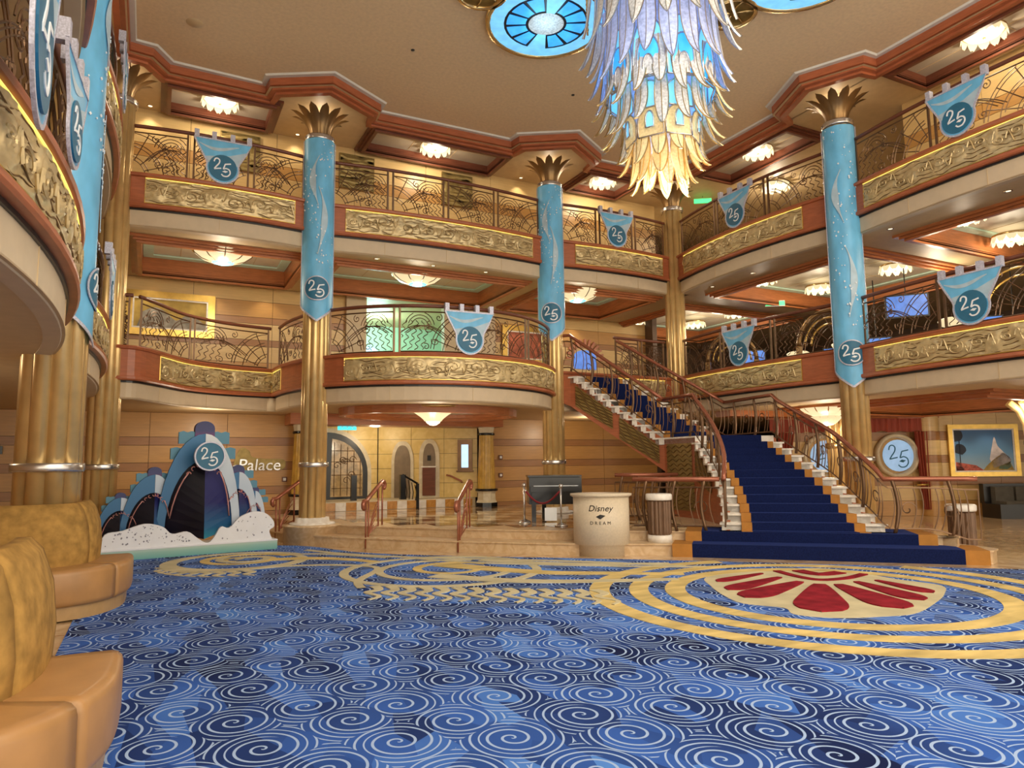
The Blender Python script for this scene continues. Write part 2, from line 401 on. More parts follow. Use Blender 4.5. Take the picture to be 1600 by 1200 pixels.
def clip_runs(pts):
    runs = []; cur = []
    for p in pts:
        if inside_carpet(p): cur.append(p)
        else:
            if len(cur) > 2: runs.append(cur)
            cur = []
    if len(cur) > 2: runs.append(cur)
    return runs
MC = (3.45,-7.35)
for R_, wd_ in ((2.22,.20),(1.83,.19),(1.47,.2)):
    pts = [(MC[0]+R_*math.cos(a), MC[1]+R_*math.sin(a)) for a in [PI/2+2*PI*i/96 for i in range(97)]]
    for run in clip_runs(pts): inlay('gold_ring', run, wd_, 'inlay_gold')
# red fan, its petals spreading towards the camera
GR = [(3.03,-6.07),(2.73,-6.47),(2.47,-6.93),(2.34,-7.31),(2.5,-7.63),(2.37,-7.86),(2.52,-8.11),(2.87,-8.26),(3.24,-8.33),(3.79,-8.15),(4.3,-7.92),(4.71,-7.63),(4.69,-7.16),(4.75,-6.57),(4.64,-6.22),(4.18,-6.06),(3.57,-5.97)]
MB().prism(smooth_poly(GR, 5, True), CZ, CZ+.003).build('fan_ground', 'inlay_cream', carpet)
PET = [((3.71,-7.0),(2.62,-7.92),.56),((3.67,-6.79),(2.54,-7.13),.40),((3.71,-6.48),(2.69,-6.76),.29),((3.75,-6.19),(2.94,-6.34),.20),((3.86,-7.1),(3.33,-8.17),.46),((4.16,-7.08),(3.82,-8.03),.32),((4.41,-7.13),(4.24,-7.85),.24)]
for p0, p1, w_ in PET:
    inlay('red_petal', [lerp(p0,p1,i/14) for i in range(15)], lambda s, w_=w_: max(.008, w_*(.2+.8*s**.8)*math.sqrt(max(0, 1-max(0,(s-.68)/.32)**2))), 'inlay_red', 1)
for pts, w_ in ((smooth_poly([(4.03,-6.14),(3.92,-6.51),(3.94,-6.81),(4.27,-6.88),(4.67,-6.79)],5),.09),(smooth_poly([(4.26,-6.24),(4.24,-6.55),(4.55,-6.58)],5),.16)):
    inlay('red_arc', pts, w_, 'inlay_red', 1)
# golden sea-swirls towards the left
def spiral(c, r0_, r1_, a0_, turns, n=60, sy=1): return [(c[0]+(r0_+(r1_-r0_)*i/n)*math.cos(a0_+turns*2*PI*i/n), c[1]+sy*(r0_+(r1_-r0_)*i/n)*math.sin(a0_+turns*2*PI*i/n)) for i in range(n+1)]
def inl(name, pts, w, m='inlay_cream', lvl=0):
    for run in clip_runs(pts): inlay(name, run, w, m, lvl)
inl('gold_swirl', spiral((-1.32,-1.85), .92, .80, .4, 1.1), lambda s: .05+.16*math.sin(PI*s))
inl('gold_swirl', spiral((-1.25,-1.75), .62, .2, .2, 1.6), lambda s: .15-.1*s, 'inlay_gold')
inl('gold_swirl', spiral((-1.2,-1.7), .4, .1, 2.2, 1.2), lambda s: .10, 'inlay_cream')
for k in range(9):
    a = PI*1.05+k*.17; c = (-1.32,-1.85); p0 = (c[0]+1.0*math.cos(a), c[1]+1.0*math.sin(a))
    inl('gold_tendril', smooth_poly([p0, (p0[0]+.08, p0[1]-.16), (p0[0]-.03, p0[1]-.3), (p0[0]+.07, p0[1]-.45)], 4), lambda s: .10-.07*s)
SW = (.75,-4.05)
inl('gold_swirl', spiral(SW, 1.22, 1.12, -.2, 1.0), .11)
inl('gold_swirl', spiral((SW[0]+.05,SW[1]), .85, .75, .8, .8), .10)
inl('gold_swirl', spiral((SW[0]+.15,SW[1]+.05), .55, .3, .3, .9), lambda s: .13-.05*s, 'inlay_gold')
inl('gold_band', smooth_poly([(-1.3,-2.75),(-.8,-2.72),(-.2,-3.0),(.1,-3.5),(-.35,-4.3),(-.45,-4.8)], 6), .09)
inl('gold_band', smooth_poly([(-.9,-1.95),(-.45,-2.1),(-.05,-2.45),(.25,-2.95)], 6), lambda s: .26-.12*s, 'inlay_gold')
inl('gold_band', smooth_poly([(-.6,-1.5),(-.2,-1.7),(.2,-2.2),(.5,-2.6)], 6), .08)
inl('gold_band', smooth_poly([(-.3,-1.1),(.1,-1.9),(.8,-2.75),(1.6,-3.45),(2.6,-4.35),(3.4,-5.3)], 6), .10)
inl('gold_band', smooth_poly([(.6,-2.5),(1.2,-3.5),(1.9,-4.2),(2.9,-5.0),(3.6,-5.45)], 6), .08)
inl('gold_band', smooth_poly([(.9,-3.6),(1.3,-4.3),(1.75,-4.9),(2.35,-5.3),(3.0,-5.75)], 6), lambda s: .34-.22*s, 'inlay_gold')
inl('gold_band', smooth_poly([(.5,-4.4),(.9,-4.95),(1.4,-5.4),(2.1,-5.75),(2.7,-6.0)], 6), lambda s: .28-.16*s, 'inlay_cream')
inl('gold_band', smooth_poly([(1.5,-3.5),(2.0,-4.1),(2.6,-4.6),(3.4,-5.0)], 6), lambda s: .2-.1*s, 'inlay_cream')
for k in range(14):
    t = k/13; p0 = lerp((-.3,-4.75),(1.55,-6.1), t)
    inl('gold_tendril', smooth_poly([p0, (p0[0]-.02, p0[1]-.22), (p0[0]-.17, p0[1]-.32), (p0[0]-.12, p0[1]-.58), (p0[0]-.26, p0[1]-.7)], 5), lambda s: .11-.08*s, 'inlay_cream')
for k in range(5):
    R_ = 2.75+.3*k
    inl('gold_band', [(MC[0]+.9+R_*math.cos(a), MC[1]+.4+R_*math.sin(a)) for a in [1.15+k*.02+.55*i/14 for i in range(15)]], .07, 'inlay_cream')
# platform and its steps
B0 = smooth_poly([(-.95,2.95),(-.62,1.4),(-.45,.35),(.05,-.62),(.58,-1.28),(1.6,-2.45),(2.87,-3.64),(4.1,-4.5),(5.3,-5.66),(6.5,-6.85)], 5)+[(6.75,-7.0),(6.98,-6.92),(7.08,-6.6)]
def offs(pts, d): return [(p[0]-n[0]*d, p[1]-n[1]*d) for p, n in with_normals(pts)]
B1 = offs(B0, .42)
s1 = MB().prism(B0+[(7.2,-4),(7.2,2.95)], 0, STEP-.02); s1.prism(offs(B0,-.02)+[(7.22,-4),(7.22,2.95)], STEP-.02, STEP)
struct(s1.build('floor_step', 'marble_step'), 'lower curved beige marble step of the platform')
s2 = MB().prism(B1+[(6.8,-4),(6.8,2.95)], STEP, PLAT-.02); s2.prism(offs(B0,.40)+[(6.82,-4),(6.82,2.95)], PLAT-.02, PLAT)
plat = struct(s2.build('floor_platform', 'marble_step'), 'upper curved beige marble step and platform')
# checker tiles on the platform
tl = {}
for nm in ('tile_cream', 'tile_brown'):
    tl[nm] = MB().box(-.235,.235,-.235,.235,0,.006)
edge1 = [p for p in offs(B0, .75)]
def on_plat(x, y):
    if y > 2.9 or x > 5.4: return False
    for a, b in zip(edge1, edge1[1:]):
        if a[1] >= y >= b[1]: 
            return x > a[0]+(b[0]-a[0])*(y-a[1])/((b[1]-a[1]) or 1)+.25
    return False
proto = {}
for i in range(-4, 14):
    for k in range(-12, 8):
        x, y = 2.36+(i-4)*.48, .2+k*.48
        if not on_plat(x, y): continue
        if (4.9 < x and y < -2.2): continue
        nm = 'tile_cream' if (i+k)%2 else 'tile_brown'
        if nm not in proto: proto[nm] = tl[nm].build('floor_tile', nm, plat, (x, y, PLAT))
        else:
            c = proto[nm].copy(); COL.objects.link(c); c.location = Vector((x, y, PLAT))*K
import numpy as np
# ------------------------------------------------------------------ walls
def panel_wall(name, a, b, z0, rows, colw, label, back='seam', thick=.12, skip=None):
    d = (b[0]-a[0], b[1]-a[1]); L = math.hypot(*d); rz = math.atan2(d[1], d[0])
    H = sum(h for h, _ in rows)
    w = MB().box(0, L, .02, thick, 0, H).build(name, back)
    w.location = Vector((a[0], a[1], z0))*K; w.rotation_euler = (0,0,rz); struct(w, label)
    n = max(1, round(L/colw)); cw = L/n; z = H
    for h, m in rows:
        z -= h; pr = None
        for i in range(n):
            if skip and skip(i*cw, (i+1)*cw, z, z+h): continue
            if pr is None:
                pr = MB().box(.004, cw-.004, 0, .03, .004, h-.004).build('panel', m, w, (i*cw, 0, z))
            else:
                c = pr.copy(); COL.objects.link(c); c.location = Vector((i*cw, 0, z))*K
    return w
def striped(H, first=.47):
    rows = [(first, 'honey_mid')]; z = H-first
    k = 0
    while z > .02:
        h = (.16, .33)[k%2]; h = min(h, z); rows.append((h, ('honey_dark', 'honey_mid')[k%2])); z -= h; k += 1
    return rows
panel_wall('wall_back', (-8,2.98), (.28,2.98), 0, striped(Z4g), 1.38, 'honey wood wall with dark stripes behind the ship bow display')
panel_wall('wall_back_stairs', (4.5,2.98), (9.6,2.98), 0, striped(Z4g), 1.7, 'honey wood wall with dark stripes behind the staircase')
r4 = [(.30,'honey'),(.34,'honey_mid'),(.14,'honey_dark'),(.34,'honey'),(.14,'honey_dark'),(.34,'honey'),(.31,'honey_mid')]
panel_wall('wall_deck_four', (-8,3.32), (1.3,3.32), Z4, r4, 1.6, 'honey wood wall of the middle balcony, left of the mint doorway')
panel_wall('wall_deck_four_right', (4.95,3.32), (9.6,3.32), Z4, r4, 1.5, 'honey wood wall of the middle balcony above the staircase')
r5 = [(.62,'honey'),(.24,'honey_mid'),(.42,'honey'),(.40,'honey_dark')]
panel_wall('wall_deck_five', (-8,1.26), (8.4,1.26), Z5, r5, 1.5, 'warm honey panelled wall of the top balcony at the back')
panel_wall('wall_deck_five_right', (9.2,-4.7), (9.2,-10), Z5, r5, 1.5, 'honey panelled wall of the top balcony at right')
w_ = MB().box(1.3,1.75,3.2,3.4,Z4,Z5g).box(3.62,4.95,3.2,3.4,Z4,Z5g); struct(w_.build('wall_doorway_pier','beige'),'plain beige piers beside the mint doorway')
mr = MB().box(0.6,4.9,6.4,6.5,Z4,Z5g).box(1.2,1.3,3.4,6.4,Z4,Z5g).box(4.8,4.9,3.4,6.4,Z4,Z5g); struct(mr.build('wall_mint_room','mint'),'mint green wall of the shop behind the middle balcony')
for p in ((2.0,6.36,Z4+.1,.35,1.1),(2.7,6.36,Z4+.1,.3,.9)):
    a_ = MB(); n_ = 14; x, y, z, hw, hh = p
    pl = [(x-hw,z),(x+hw,z)]+[(x+hw*math.cos(t), z+hh+hw*math.sin(t)) for t in [PI*i/n_ for i in range(n_+1)]]
    a_.v = [(q[0],y,q[1]) for q in pl]+[(q[0],y-.06,q[1]) for q in pl]; k = len(pl); a_.f = [tuple(range(k)), tuple(range(2*k-1,k-1,-1))]+[(i,(i+1)%k,k+(i+1)%k,k+i) for i in range(k)]; a_.sm = [False]*len(a_.f)
    struct(a_.build('wall_niche','screen_pale'), 'pale lit arched niche in the mint shop, '+('left one' if x<2.4 else 'right one'))
lamp((2.5,5,4.7), 60, (.6,1,.85), .3)
# far dark walls right and left
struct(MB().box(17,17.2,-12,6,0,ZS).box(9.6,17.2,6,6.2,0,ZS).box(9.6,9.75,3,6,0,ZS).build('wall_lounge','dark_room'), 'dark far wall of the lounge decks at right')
struct(MB().box(-8.2,17.2,6.6,6.8,0,ZS+.1).box(-.8,4.7,4.5,4.6,0,2.5).build('wall_light_block','dark_room'), 'added dark backing wall that blocks world light behind the decks')  # added backing, stops world light leaking in behind the decks and entrance
struct(MB().box(-8.2,-8,-16,6.6,0,ZS).build('wall_left','honey_mid'), 'honey wood wall on the far left side')
# ------------------------------------------------------------------ ceilings
def cells(u0,u1,w0,w1,holes,z,t=.1):
    us = sorted({u0,u1,*[c for h in holes for c in h[:2]]}); ws = sorted({w0,w1,*[c for h in holes for c in h[2:]]}); m = MB()
    for a, b in zip(us, us[1:]):
        for c, d in zip(ws, ws[1:]):
            cu, cw = (a+b)/2, (c+d)/2
            if any(h[0] < cu < h[1] and h[2] < cw < h[3] for h in holes): continue
            m.box(a, b, c, d, z, z+t)
    return m
def coffer(u0,u1,w0,w1,z,depth,wood,panel,label,cove=None,fw=.14,nseam=3):
    m = MB()
    for k, (o, dz, h) in enumerate(((fw,-.05,.05),(fw*.62,-.09,.05),(fw*.3,-.13,.06))):
        o2 = -.02
        a0,a1,b0,b1 = u0-o,u1+o,w0-o,w1+o; c0,c1,d0,d1 = u0-o2,u1+o2,w0-o2,w1+o2
        c0,c1,d0,d1 = u0+.02,u1-.02,w0+.02,w1-.02
        zz0, zz1 = z+dz*.9, z+dz*.9+h
        m.box(a0,a1,b0,d0,zz0,zz1).box(a0,a1,d1,b1,zz0,zz1).box(a0,c0,d0,d1,zz0,zz1).box(c1,a1,d0,d1,zz0,zz1)
    # recess sides
    t=.03; m.box(u0-t,u0+.02,w0,w1,z,z+depth).box(u1-.02,u1+t,w0,w1,z,z+depth).box(u0,u1,w0-t,w0+.02,z,z+depth).box(u0,u1,w1-.02,w1+t,z,z+depth)
    o = struct(m.build('ceiling_coffer', wood), label)
    MB().box(u0,u1,w0,w1,z+depth,z+depth+.03).build('coffer_panel', panel, o)
    if cove:
        c = MB(); b_=.2; zz=z+depth-.035
        c.box(u0+.03,u1-.03,w0+.03,w0+b_,zz,zz+.03).box(u0+.03,u1-.03,w1-b_,w1-.03,zz,zz+.03).box(u0+.03,u0+b_,w0+b_,w1-b_,zz,zz+.03).box(u1-b_,u1-.03,w0+b_,w1-b_,zz,zz+.03)
        c.build('cove_border', cove, o)
    s = MB()
    for i in range(1, nseam): x = u0+(u1-u0)*i/nseam; s.box(x-.006,x+.006,w0+.05,w1-.05,z+depth-.006,z+depth)
    s.box(u0+.05,u1-.05,(w0+w1)/2-.006,(w0+w1)/2+.006,z+depth-.006,z+depth)
    s.build('panel_seam', 'soffit', o)['kind'] = 'stuff'
    return o
# deck 5 (top)
h5 = [(-2.4,-.78,.06,1.02),(1.06,3.78,.12,1.08),(5.78,7.1,.1,1.08)]
h5r = [(8.0,8.88,-3.2,-.85),(7.98,8.88,-8.2,-5.35)]
trim5 = [(-2.97,-11),(-2.97,-.62),(-2.66,-.58),(-2.42,-.2),(-.96,-.17),(-.93,-.47),(0,-1.0),(.98,-.42),(1.0,-.1),(3.74,-.12),(3.78,-.4),(4.75,-1.0),(5.72,-.4),(5.74,-.08),(7.25,-.08),(7.45,-.5),(7.72,-.75),(7.72,-3.3),(7.4,-3.42),(6.98,-4.4),(7.42,-5.28),(7.7,-5.3),(7.72,-11)]
m = cells(-8,17,.04,1.3,h5,ZS); m2 = cells(7.84,17,-16,.04,h5r,ZS); m.add(m2.v, m2.f); m.box(8.4,17,1.3,6,ZS,ZS+.1).box(-8,-2.99,-16,.04,ZS,ZS+.1)
back = [p for p in trim5 if p[1] > -1.2 and p[0] < 7.4]
for a, b in zip(back, back[1:]): 
    if abs(a[0]-b[0]) > .005: m.add([(a[0],a[1],ZS),(b[0],b[1],ZS),(b[0],.05,ZS),(a[0],.05,ZS)], [(0,3,2,1)])
rt_ = [(7.25,.05)]+[p for p in trim5 if p[0] > 6.9 and p[1] < -.06]
for a, b in zip(rt_, rt_[1:]):
    m.add([(a[0],a[1],ZS),(b[0],b[1],ZS),(7.86,b[1],ZS),(7.86,a[1],ZS)], [(0,1,2,3)])
struct(m.build('ceiling_soffit', 'soffit'), 'tan plaster soffit over the top balcony')
struct(MB().box(-3.4,8.2,-11,.6,ZC,ZC+.1).build('ceiling','ceil'), 'flat tan plaster ceiling over the atrium')
tp = with_normals(trim5)
trm = MB().sweep(tp, [(.0,ZC),(.0,ZS+.03),(-.05,ZS+.02),(-.05,ZS-.03),(-.13,ZS-.04),(-.13,ZS-.08),(-.24,ZS-.08),(-.24,ZC)], caps=False)
struct(trm.build('trim_1', 'red_wood'), 'mahogany crown moulding zigzagging around the atrium ceiling')
struct(MB().sweep(tp, [(-.01,ZC-.001),(-.01,ZC-.03),(.09,ZC-.03),(.11,ZC-.001)], caps=False).build('trim_2','cove'), 'pale grey cove strip inside the crown moulding')
for (u0_,u1_,w0_,w1_), l in zip(h5, ('above the top balcony left of the first bannered column','above the top balcony between the two back bannered columns','above the top balcony right of the second bannered column')):
    coffer(u0_,u1_,w0_,w1_,ZS,.1,'dark_wood','cofpanel','dark wood framed ceiling coffer '+l)
for (u0_,u1_,w0_,w1_), l in zip(h5r, ('over the right top balcony beyond the bannered column','over the right top balcony in front of the bannered column')):
    coffer(u0_,u1_,w0_,w1_,ZS,.1,'dark_wood','cofpanel','dark wood framed ceiling coffer '+l)
# ceilings below decks 5 and 4
def deck_ceiling(name, bays, zg, zt, holes_b, holes_r, wback, label, holes_l=()):
    m = MB()
    wf = {}
    def strip(pts, axis, lim):
        for a, b in zip(pts, pts[1:]):
            if axis == 'w': q = [(a[0],a[1]),(b[0],b[1]),(b[0],lim),(a[0],lim)]
            else: q = [(a[0],a[1]),(b[0],b[1]),(lim,b[1]),(lim,a[1])]
            m.add([(x,y,zg) for x,y in q]+[(x,y,zt-.02) for x,y in q], [(0,1,2,3),(7,6,5,4)])
    back = [p for k in ('back_left','back_turn','back_mid','back_right') if k in bays for p in bays[k]]
    back = [p for i, p in enumerate(back) if i == 0 or p != back[i-1]]
    back = offs(back, .05)
    fr = max(p[1] for p in back)+.02
    # front strip reaches the first common line
    lim = .3 if fr < .3 else fr
    strip(back, 'w', lim)
    c = cells(-8, 17, lim, wback, [h for h in holes_b], zg, .04); m.add(c.v, c.f)
    c = cells(-8, 17, lim, wback, [], zt-.06, .04); m.add(c.v, c.f)
    lf = offs([p for k in ('left_near','left_far') for p in bays[k]], .05); strip(lf, 'u', -3.6)
    c = cells(-8,-3.6,-16,lim,list(holes_l),zg,.04); m.add(c.v,c.f); c = cells(-8,-3.6,-16,lim,[],zt-.06,.04); m.add(c.v,c.f)
    c = MB().box(-3.6,-3.15,0,lim,zg,zg+.04).box(7.9,8.3,0,lim,zg,zg+.04); m.add(c.v,c.f)
    rr = offs([p for k in ('right_far','right_near') for p in bays[k]], .05); strip(rr, 'u', 8.3)
    c = cells(8.3,17,-16,lim,list(holes_r),zg,.04); m.add(c.v,c.f); c = cells(8.3,17,-16,lim,[],zt-.06,.04); m.add(c.v,c.f)
    return struct(m.build(name,'soffit'), label)
h4b = [(-2.75,-.1,.55,2.75),(.5,4.3,.55,2.75),(5.0,7.7,.55,2.75)]
h4r = [(8.75,12.6,-8.6,-4.95),(8.75,12.6,-4.0,-.4),(8.9,12.6,.9,4.5)]
deck_ceiling('ceiling_deck_four', bays5, Z5g, Z5, h4b+[h4r[2]], h4r[:2], 6.4, 'tan ceiling under the top balcony')
for (a,b,c,d), l in zip(h4b, ('left of the first bannered column','between the two back bannered columns','above the staircase top')):
    coffer(a,b,c,d,Z5g,.28,'orange_wood','ceiltile','lit ceiling coffer with mahogany frame over the middle balcony '+l,'mint',.16,4)
for (a,b,c,d), l in zip(h4r, ('at the right edge','beyond the right bannered column','at the far back corner')):
    coffer(a,b,c,d,Z5g,.28,'orange_wood','ceiltile','large lit lounge ceiling coffer with mahogany frame '+l,'mint',.18,4)
h3b = []
deck_ceiling('ceiling_deck_three', bays4, Z4g, Z4, [], [(9.0,12.8,-5.8,-2.3)], 6.4, 'tan ceiling under the middle balcony', [])
coffer(9.0,12.8,-5.8,-2.3,Z4g,.22,'orange_wood','ceiltile','lit ceiling coffer with orange wood beams over the right lounge','mint',.3,4)
# orange wood ceiling beams of the right lounge and the round coffer above the entrance
bm = MB()
bm.bar((8.2,-8.4,Z4g-.06),(12.6,-6.0,Z4g-.06),.5,.12); struct(bm.build('ceiling_beam','orange_wood'),'orange wood beam slanting under the right lounge ceiling, nearer one')
bm = MB().bar((8.2,-1.0,Z4g-.06),(12.8,-1.6,Z4g-.06),.5,.12); struct(bm.build('ceiling_beam','orange_wood'),'orange wood beam slanting under the right lounge ceiling, farther one')
rc = MB()
ring = [(2.36+1.75*math.cos(a), .75+1.35*math.sin(a)) for a in [2*PI*i/48 for i in range(48)]]
rn = [((p[0],p[1]),(-math.cos(2*PI*i/48),-math.sin(2*PI*i/48))) for i, p in enumerate(ring)]
rc.sweep(rn, [(0,Z4g),(0,Z4g-.14),(.1,Z4g-.14),(.12,Z4g-.08),(.22,Z4g-.08),(.22,Z4g)], closed=True)
rco = struct(rc.build('ceiling_ring','orange_wood'),'round orange wood ceiling ring above the entrance')
MB().lathe([(0,0),(1,0)],48,(2.36,.75,Z4g-.012),1.5,1.1).build('ring_panel','ceiltile',rco)
struct(MB().box(.0,4.7,2.3,3.05,Z4g-.22,Z4g).build('ceiling_lintel','orange_wood'),'orange wood lintel over the palace entrance')
# ------------------------------------------------------------------ fascias with friezes
FL = {'left_near':'left balcony nearest the camera','left_far':'left balcony beyond the first left column','back_left':'back balcony left of the first bannered column','back_turn':'short return beside the first bannered column','back_mid':'back balcony between the two bannered columns','back_right':'back balcony beside the far corner column','right_far':'right balcony beyond the bannered column','right_near':'right balcony in front of the bannered column'}
def relief(nu, nv, L, H, seed):
    rs = np.random.RandomState(seed); x = np.linspace(0, L, nu+1)[None,:]; y = np.linspace(0, H, nv+1)[:,None]
    h = np.zeros((nv+1, nu+1))
    for k in range(7):
        yc = H*(k+.5)/7+.022*np.sin(x*9+rs.rand()*6+k*1.3)+.012*np.sin(x*21+rs.rand()*6)
        h = np.maximum(h, .35*np.exp(-((y-yc)/.013)**2))
    c = .15
    while c < L-.12:
        cy = H*(.35+.35*rs.rand()); R = .06+.08*rs.rand(); ex = 1+.6*rs.rand()
        r = np.sqrt(((x-c)/ex)**2+(y-cy)**2); a = np.arctan2(y-cy, (x-c)/ex)
        body = np.clip(1-(r/R)**2, 0, 1)**.5*.75
        sp = .3*np.cos(2*PI*(r/.05-a/(2*PI)))*np.exp(-(r/(R*1.1))**4)
        h = np.maximum(h, body+sp*.6)
        for q in range(3):
            th = rs.rand()*6.28; ox, oy = c+R*1.2*math.cos(th), cy+R*.9*math.sin(th); r2 = np.sqrt((x-ox)**2+(y-oy)**2); R2 = R*(.3+.4*rs.rand())
            h = np.maximum(h, np.clip(1-(r2/R2)**2,0,1)**.5*.6)
        c += R*ex*2+.1+.12*rs.rand()
    return np.clip(h, 0, 1.1)
def fascia(deck, key, pts, zt, zb, zg, fr, seed, n):
    P = Path(pts); full = P.pn
    r = MB().sweep(full, [(-.15,zt),(.035,zt),(.045,zt-.02),(.035,zt-.05),(0,zt-.06),(0,zb+.07),(.03,zb+.06),(.035,zb+.02),(.02,zb),(-.15,zb)])
    nm = 'top' if deck == 5 else 'middle'
    o = struct(r.build('wall_fascia','red_wood'), f'mahogany {nm} deck edge, {FL[key]}')
    low = MB().sweep(full, [(-.10,zb-.03),(-.06,zb-.03),(-.06,zg+.02),(-.08,zg-.01),(-.2,zg-.01),(-.2,zb-.03)]); 
    lo = low.build('lower_band','beige',o); 
    k = max(2, round(P.L/1.3)); sm = MB()
    for i in range(1,k):
        d = P.L*i/k; sm.bar(P.pt(d,-.058,zg), P.pt(d,-.058,zb-.03), .008,.008)
    sm.build('band_joint','soffit',lo)['kind']='stuff'
    MB().sweep(full, [(-.14,zb),(-.04,zb),(-.04,zb-.03),(-.14,zb-.03)]).build('shadow_gap','black',o)
    if fr:
        a, b = P.L*fr[0], P.L*fr[1]; H0, H1 = zb+.085, zt-.085; nu = int((b-a)/.022); nv = 18
        h = relief(nu, nv, b-a, H1-H0, seed)*1.7
        g = MB(); vs = []
        for jj in range(nv+1):
            for ii in range(nu+1): vs.append(P.pt(a+(b-a)*ii/nu, .004+.026*float(h[jj,ii]), H0+(H1-H0)*jj/nv))
        g.add(vs, [(jj*(nu+1)+ii, (jj+1)*(nu+1)+ii, (jj+1)*(nu+1)+ii+1, jj*(nu+1)+ii+1) for jj in range(nv) for ii in range(nu)], True)
        fz = g.build('frieze_panel','gold_relief',o); fz['label'] = 'gold bas-relief frieze of waves and scrolls'
        rr_ = random.Random(seed); wl = MB(); sc2 = MB(); LL = b-a; HH = H1-H0
        for q in range(6):
            ph = rr_.random()*6; kk = int(LL/.045)
            wl.tube([P.pt(a+.02+(LL-.04)*i/kk, .012, H0+HH*(q+.6)/6.2+.020*math.sin(i*.045*11+ph)+.008*math.sin(i*.045*27+ph*2)) for i in range(kk+1)], .0055, 4, cap=False)
        wl.build('wave_lines','capital',fz)['kind'] = 'stuff'
        d_ = a+.12
        while d_ < b-.12:
            R_ = .05+.06*rr_.random(); cy_ = H0+HH*(.35+.3*rr_.random()); dr_ = rr_.choice((-1,1)); a0_ = rr_.random()*6
            sc2.tube([P.pt(d_+R_*1.3*(1-t*.85)*math.cos(a0_+dr_*9*t), .034, min(H1-.01,max(H0+.01,cy_+R_*(1-t*.85)*math.sin(a0_+dr_*9*t)))) for t in [i/20 for i in range(21)]], .009, 4)
            sc2.tube([P.pt(d_+R_*1.5+.10*t, .03, min(H1-.01,max(H0+.01,cy_+dr_*.09*math.sin(t*4)))) for t in [i/8 for i in range(9)]], .010, 4)
            d_ += R_*2.6+.06+.1*rr_.random()
        sc2.build('scroll_relief','gold_relief',fz)['kind'] = 'stuff'
        sg = P.seg(a, b)
        MB().sweep(sg, [(.002,H1+.004),(.016,H1+.004),(.016,H1+.011),(.002,H1+.011)]).build('light_strip','led',o)
        fm = MB().sweep(sg, [(0,H0-.012),(.014,H0-.012),(.014,H0),(0,H0)])
        for d in (a, b): fm.bar(P.pt(d,.006,H0-.012), P.pt(d,.006,H1+.02), .012,.014)
        fm.build('frieze_frame','gold_frame',o)
    return P
P5, P4 = {}, {}
MB().lathe([(0,Z4g-.01),(.11,Z4g-.01),(.11,Z4b-.03),(0,Z4b-.03)],16,(-.40,1.96,0)).build('lower_band_corner','beige',struct(MB().lathe([(0,Z4b),(.08,Z4b),(.08,Z4),(0,Z4)],12,(-.40,1.97,0)).build('wall_fascia_corner','red_wood'),'mahogany corner block of the recessed middle deck edge'))
fr5 = {'left_near':(.12,.88),'left_far':(.12,.88),'back_left':(.16,.87),'back_mid':(.10,.90),'back_right':(.17,.88),'right_far':(.10,.83),'right_near':(.09,.9)}
fr4 = {'left_near':(.1,.9),'left_far':(.12,.9),'back_left':(.3,.995),'back_turn':(.02,.35),'back_mid':(.11,.97),'back_right':(.5,.9),'right_far':(.1,.8),'right_near':(.11,.9)}
for i, (k, p) in enumerate(bays5.items()): P5[k] = fascia(5, k, p, Z5, Z5b, Z5g, fr5.get(k), 10+i, i)
for i, (k, p) in enumerate(bays4.items()): P4[k] = fascia(4, k, p, Z4, Z4b, Z4g, fr4.get(k), 40+i, i)
# ------------------------------------------------------------------ balcony railings
def spiral2(cx, cy, R, turns, a0, dirn=1, n=22): return [(cx+R*(1-t*.9)*math.cos(a0+dirn*turns*2*PI*t), cy+R*(1-t*.9)*math.sin(a0+dirn*turns*2*PI*t)) for t in [i/n for i in range(n+1)]]
def grille(L, H, seed):
    rs = random.Random(seed); out = []; fl = rs.random() < .5
    c = (-.05*L, -.08*H)
    for R in (.42,.50,.74,.82,1.06,1.14): out.append([(c[0]+R*H*math.cos(a), c[1]+R*H*math.sin(a)) for a in [PI/2*i/12 for i in range(13)]])
    for a in (.35,.75,1.15): out.append([(c[0]+q*H*math.cos(a), c[1]+q*H*math.sin(a)) for q in (.42,1.14)])
    x0 = L*.42
    for dx in (0,.05,.12): out.append([(x0-.15*L+dx+(.62*L)*t, H*(.15+.62*math.sin(PI*(.08+.55*t))-.25*t*t)) for t in [i/12 for i in range(13)]])
    out.append(spiral2(L*.60, H*.60, H*.13, 1.4, PI, 1)); out.append(spiral2(L*.50, H*.26, H*.11, 1.4, .5, -1)); out.append(spiral2(L*.45, H*.86, H*.10, 1.3, 2, 1)); out.append(spiral2(L*.63, H*.12, H*.09, 1.2, 1, 1))
    for R in (.22,.30,.38): out.append([(L*.72+R*H*math.cos(a), H*.62+R*H*math.sin(a)) for a in [PI*.1+PI*.85*i/10 for i in range(11)]])
    for k in range(6):
        x = L*(.58+.085*k); out.append([(x+.035*math.sin(t*26+k)+.12*t*L, H*(.78-.78*t)+0*k) for t in [i/20 for i in range(21)]])
    res = []
    for pl in out:
        cur = []
        for x, y in pl:
            if fl: x = L-x
            if .012 < x < L-.012 and .012 < y < H-.012: cur.append((x, y))
            else:
                if len(cur) > 1: res.append(cur)
                cur = []
        if len(cur) > 1: res.append(cur)
    return res
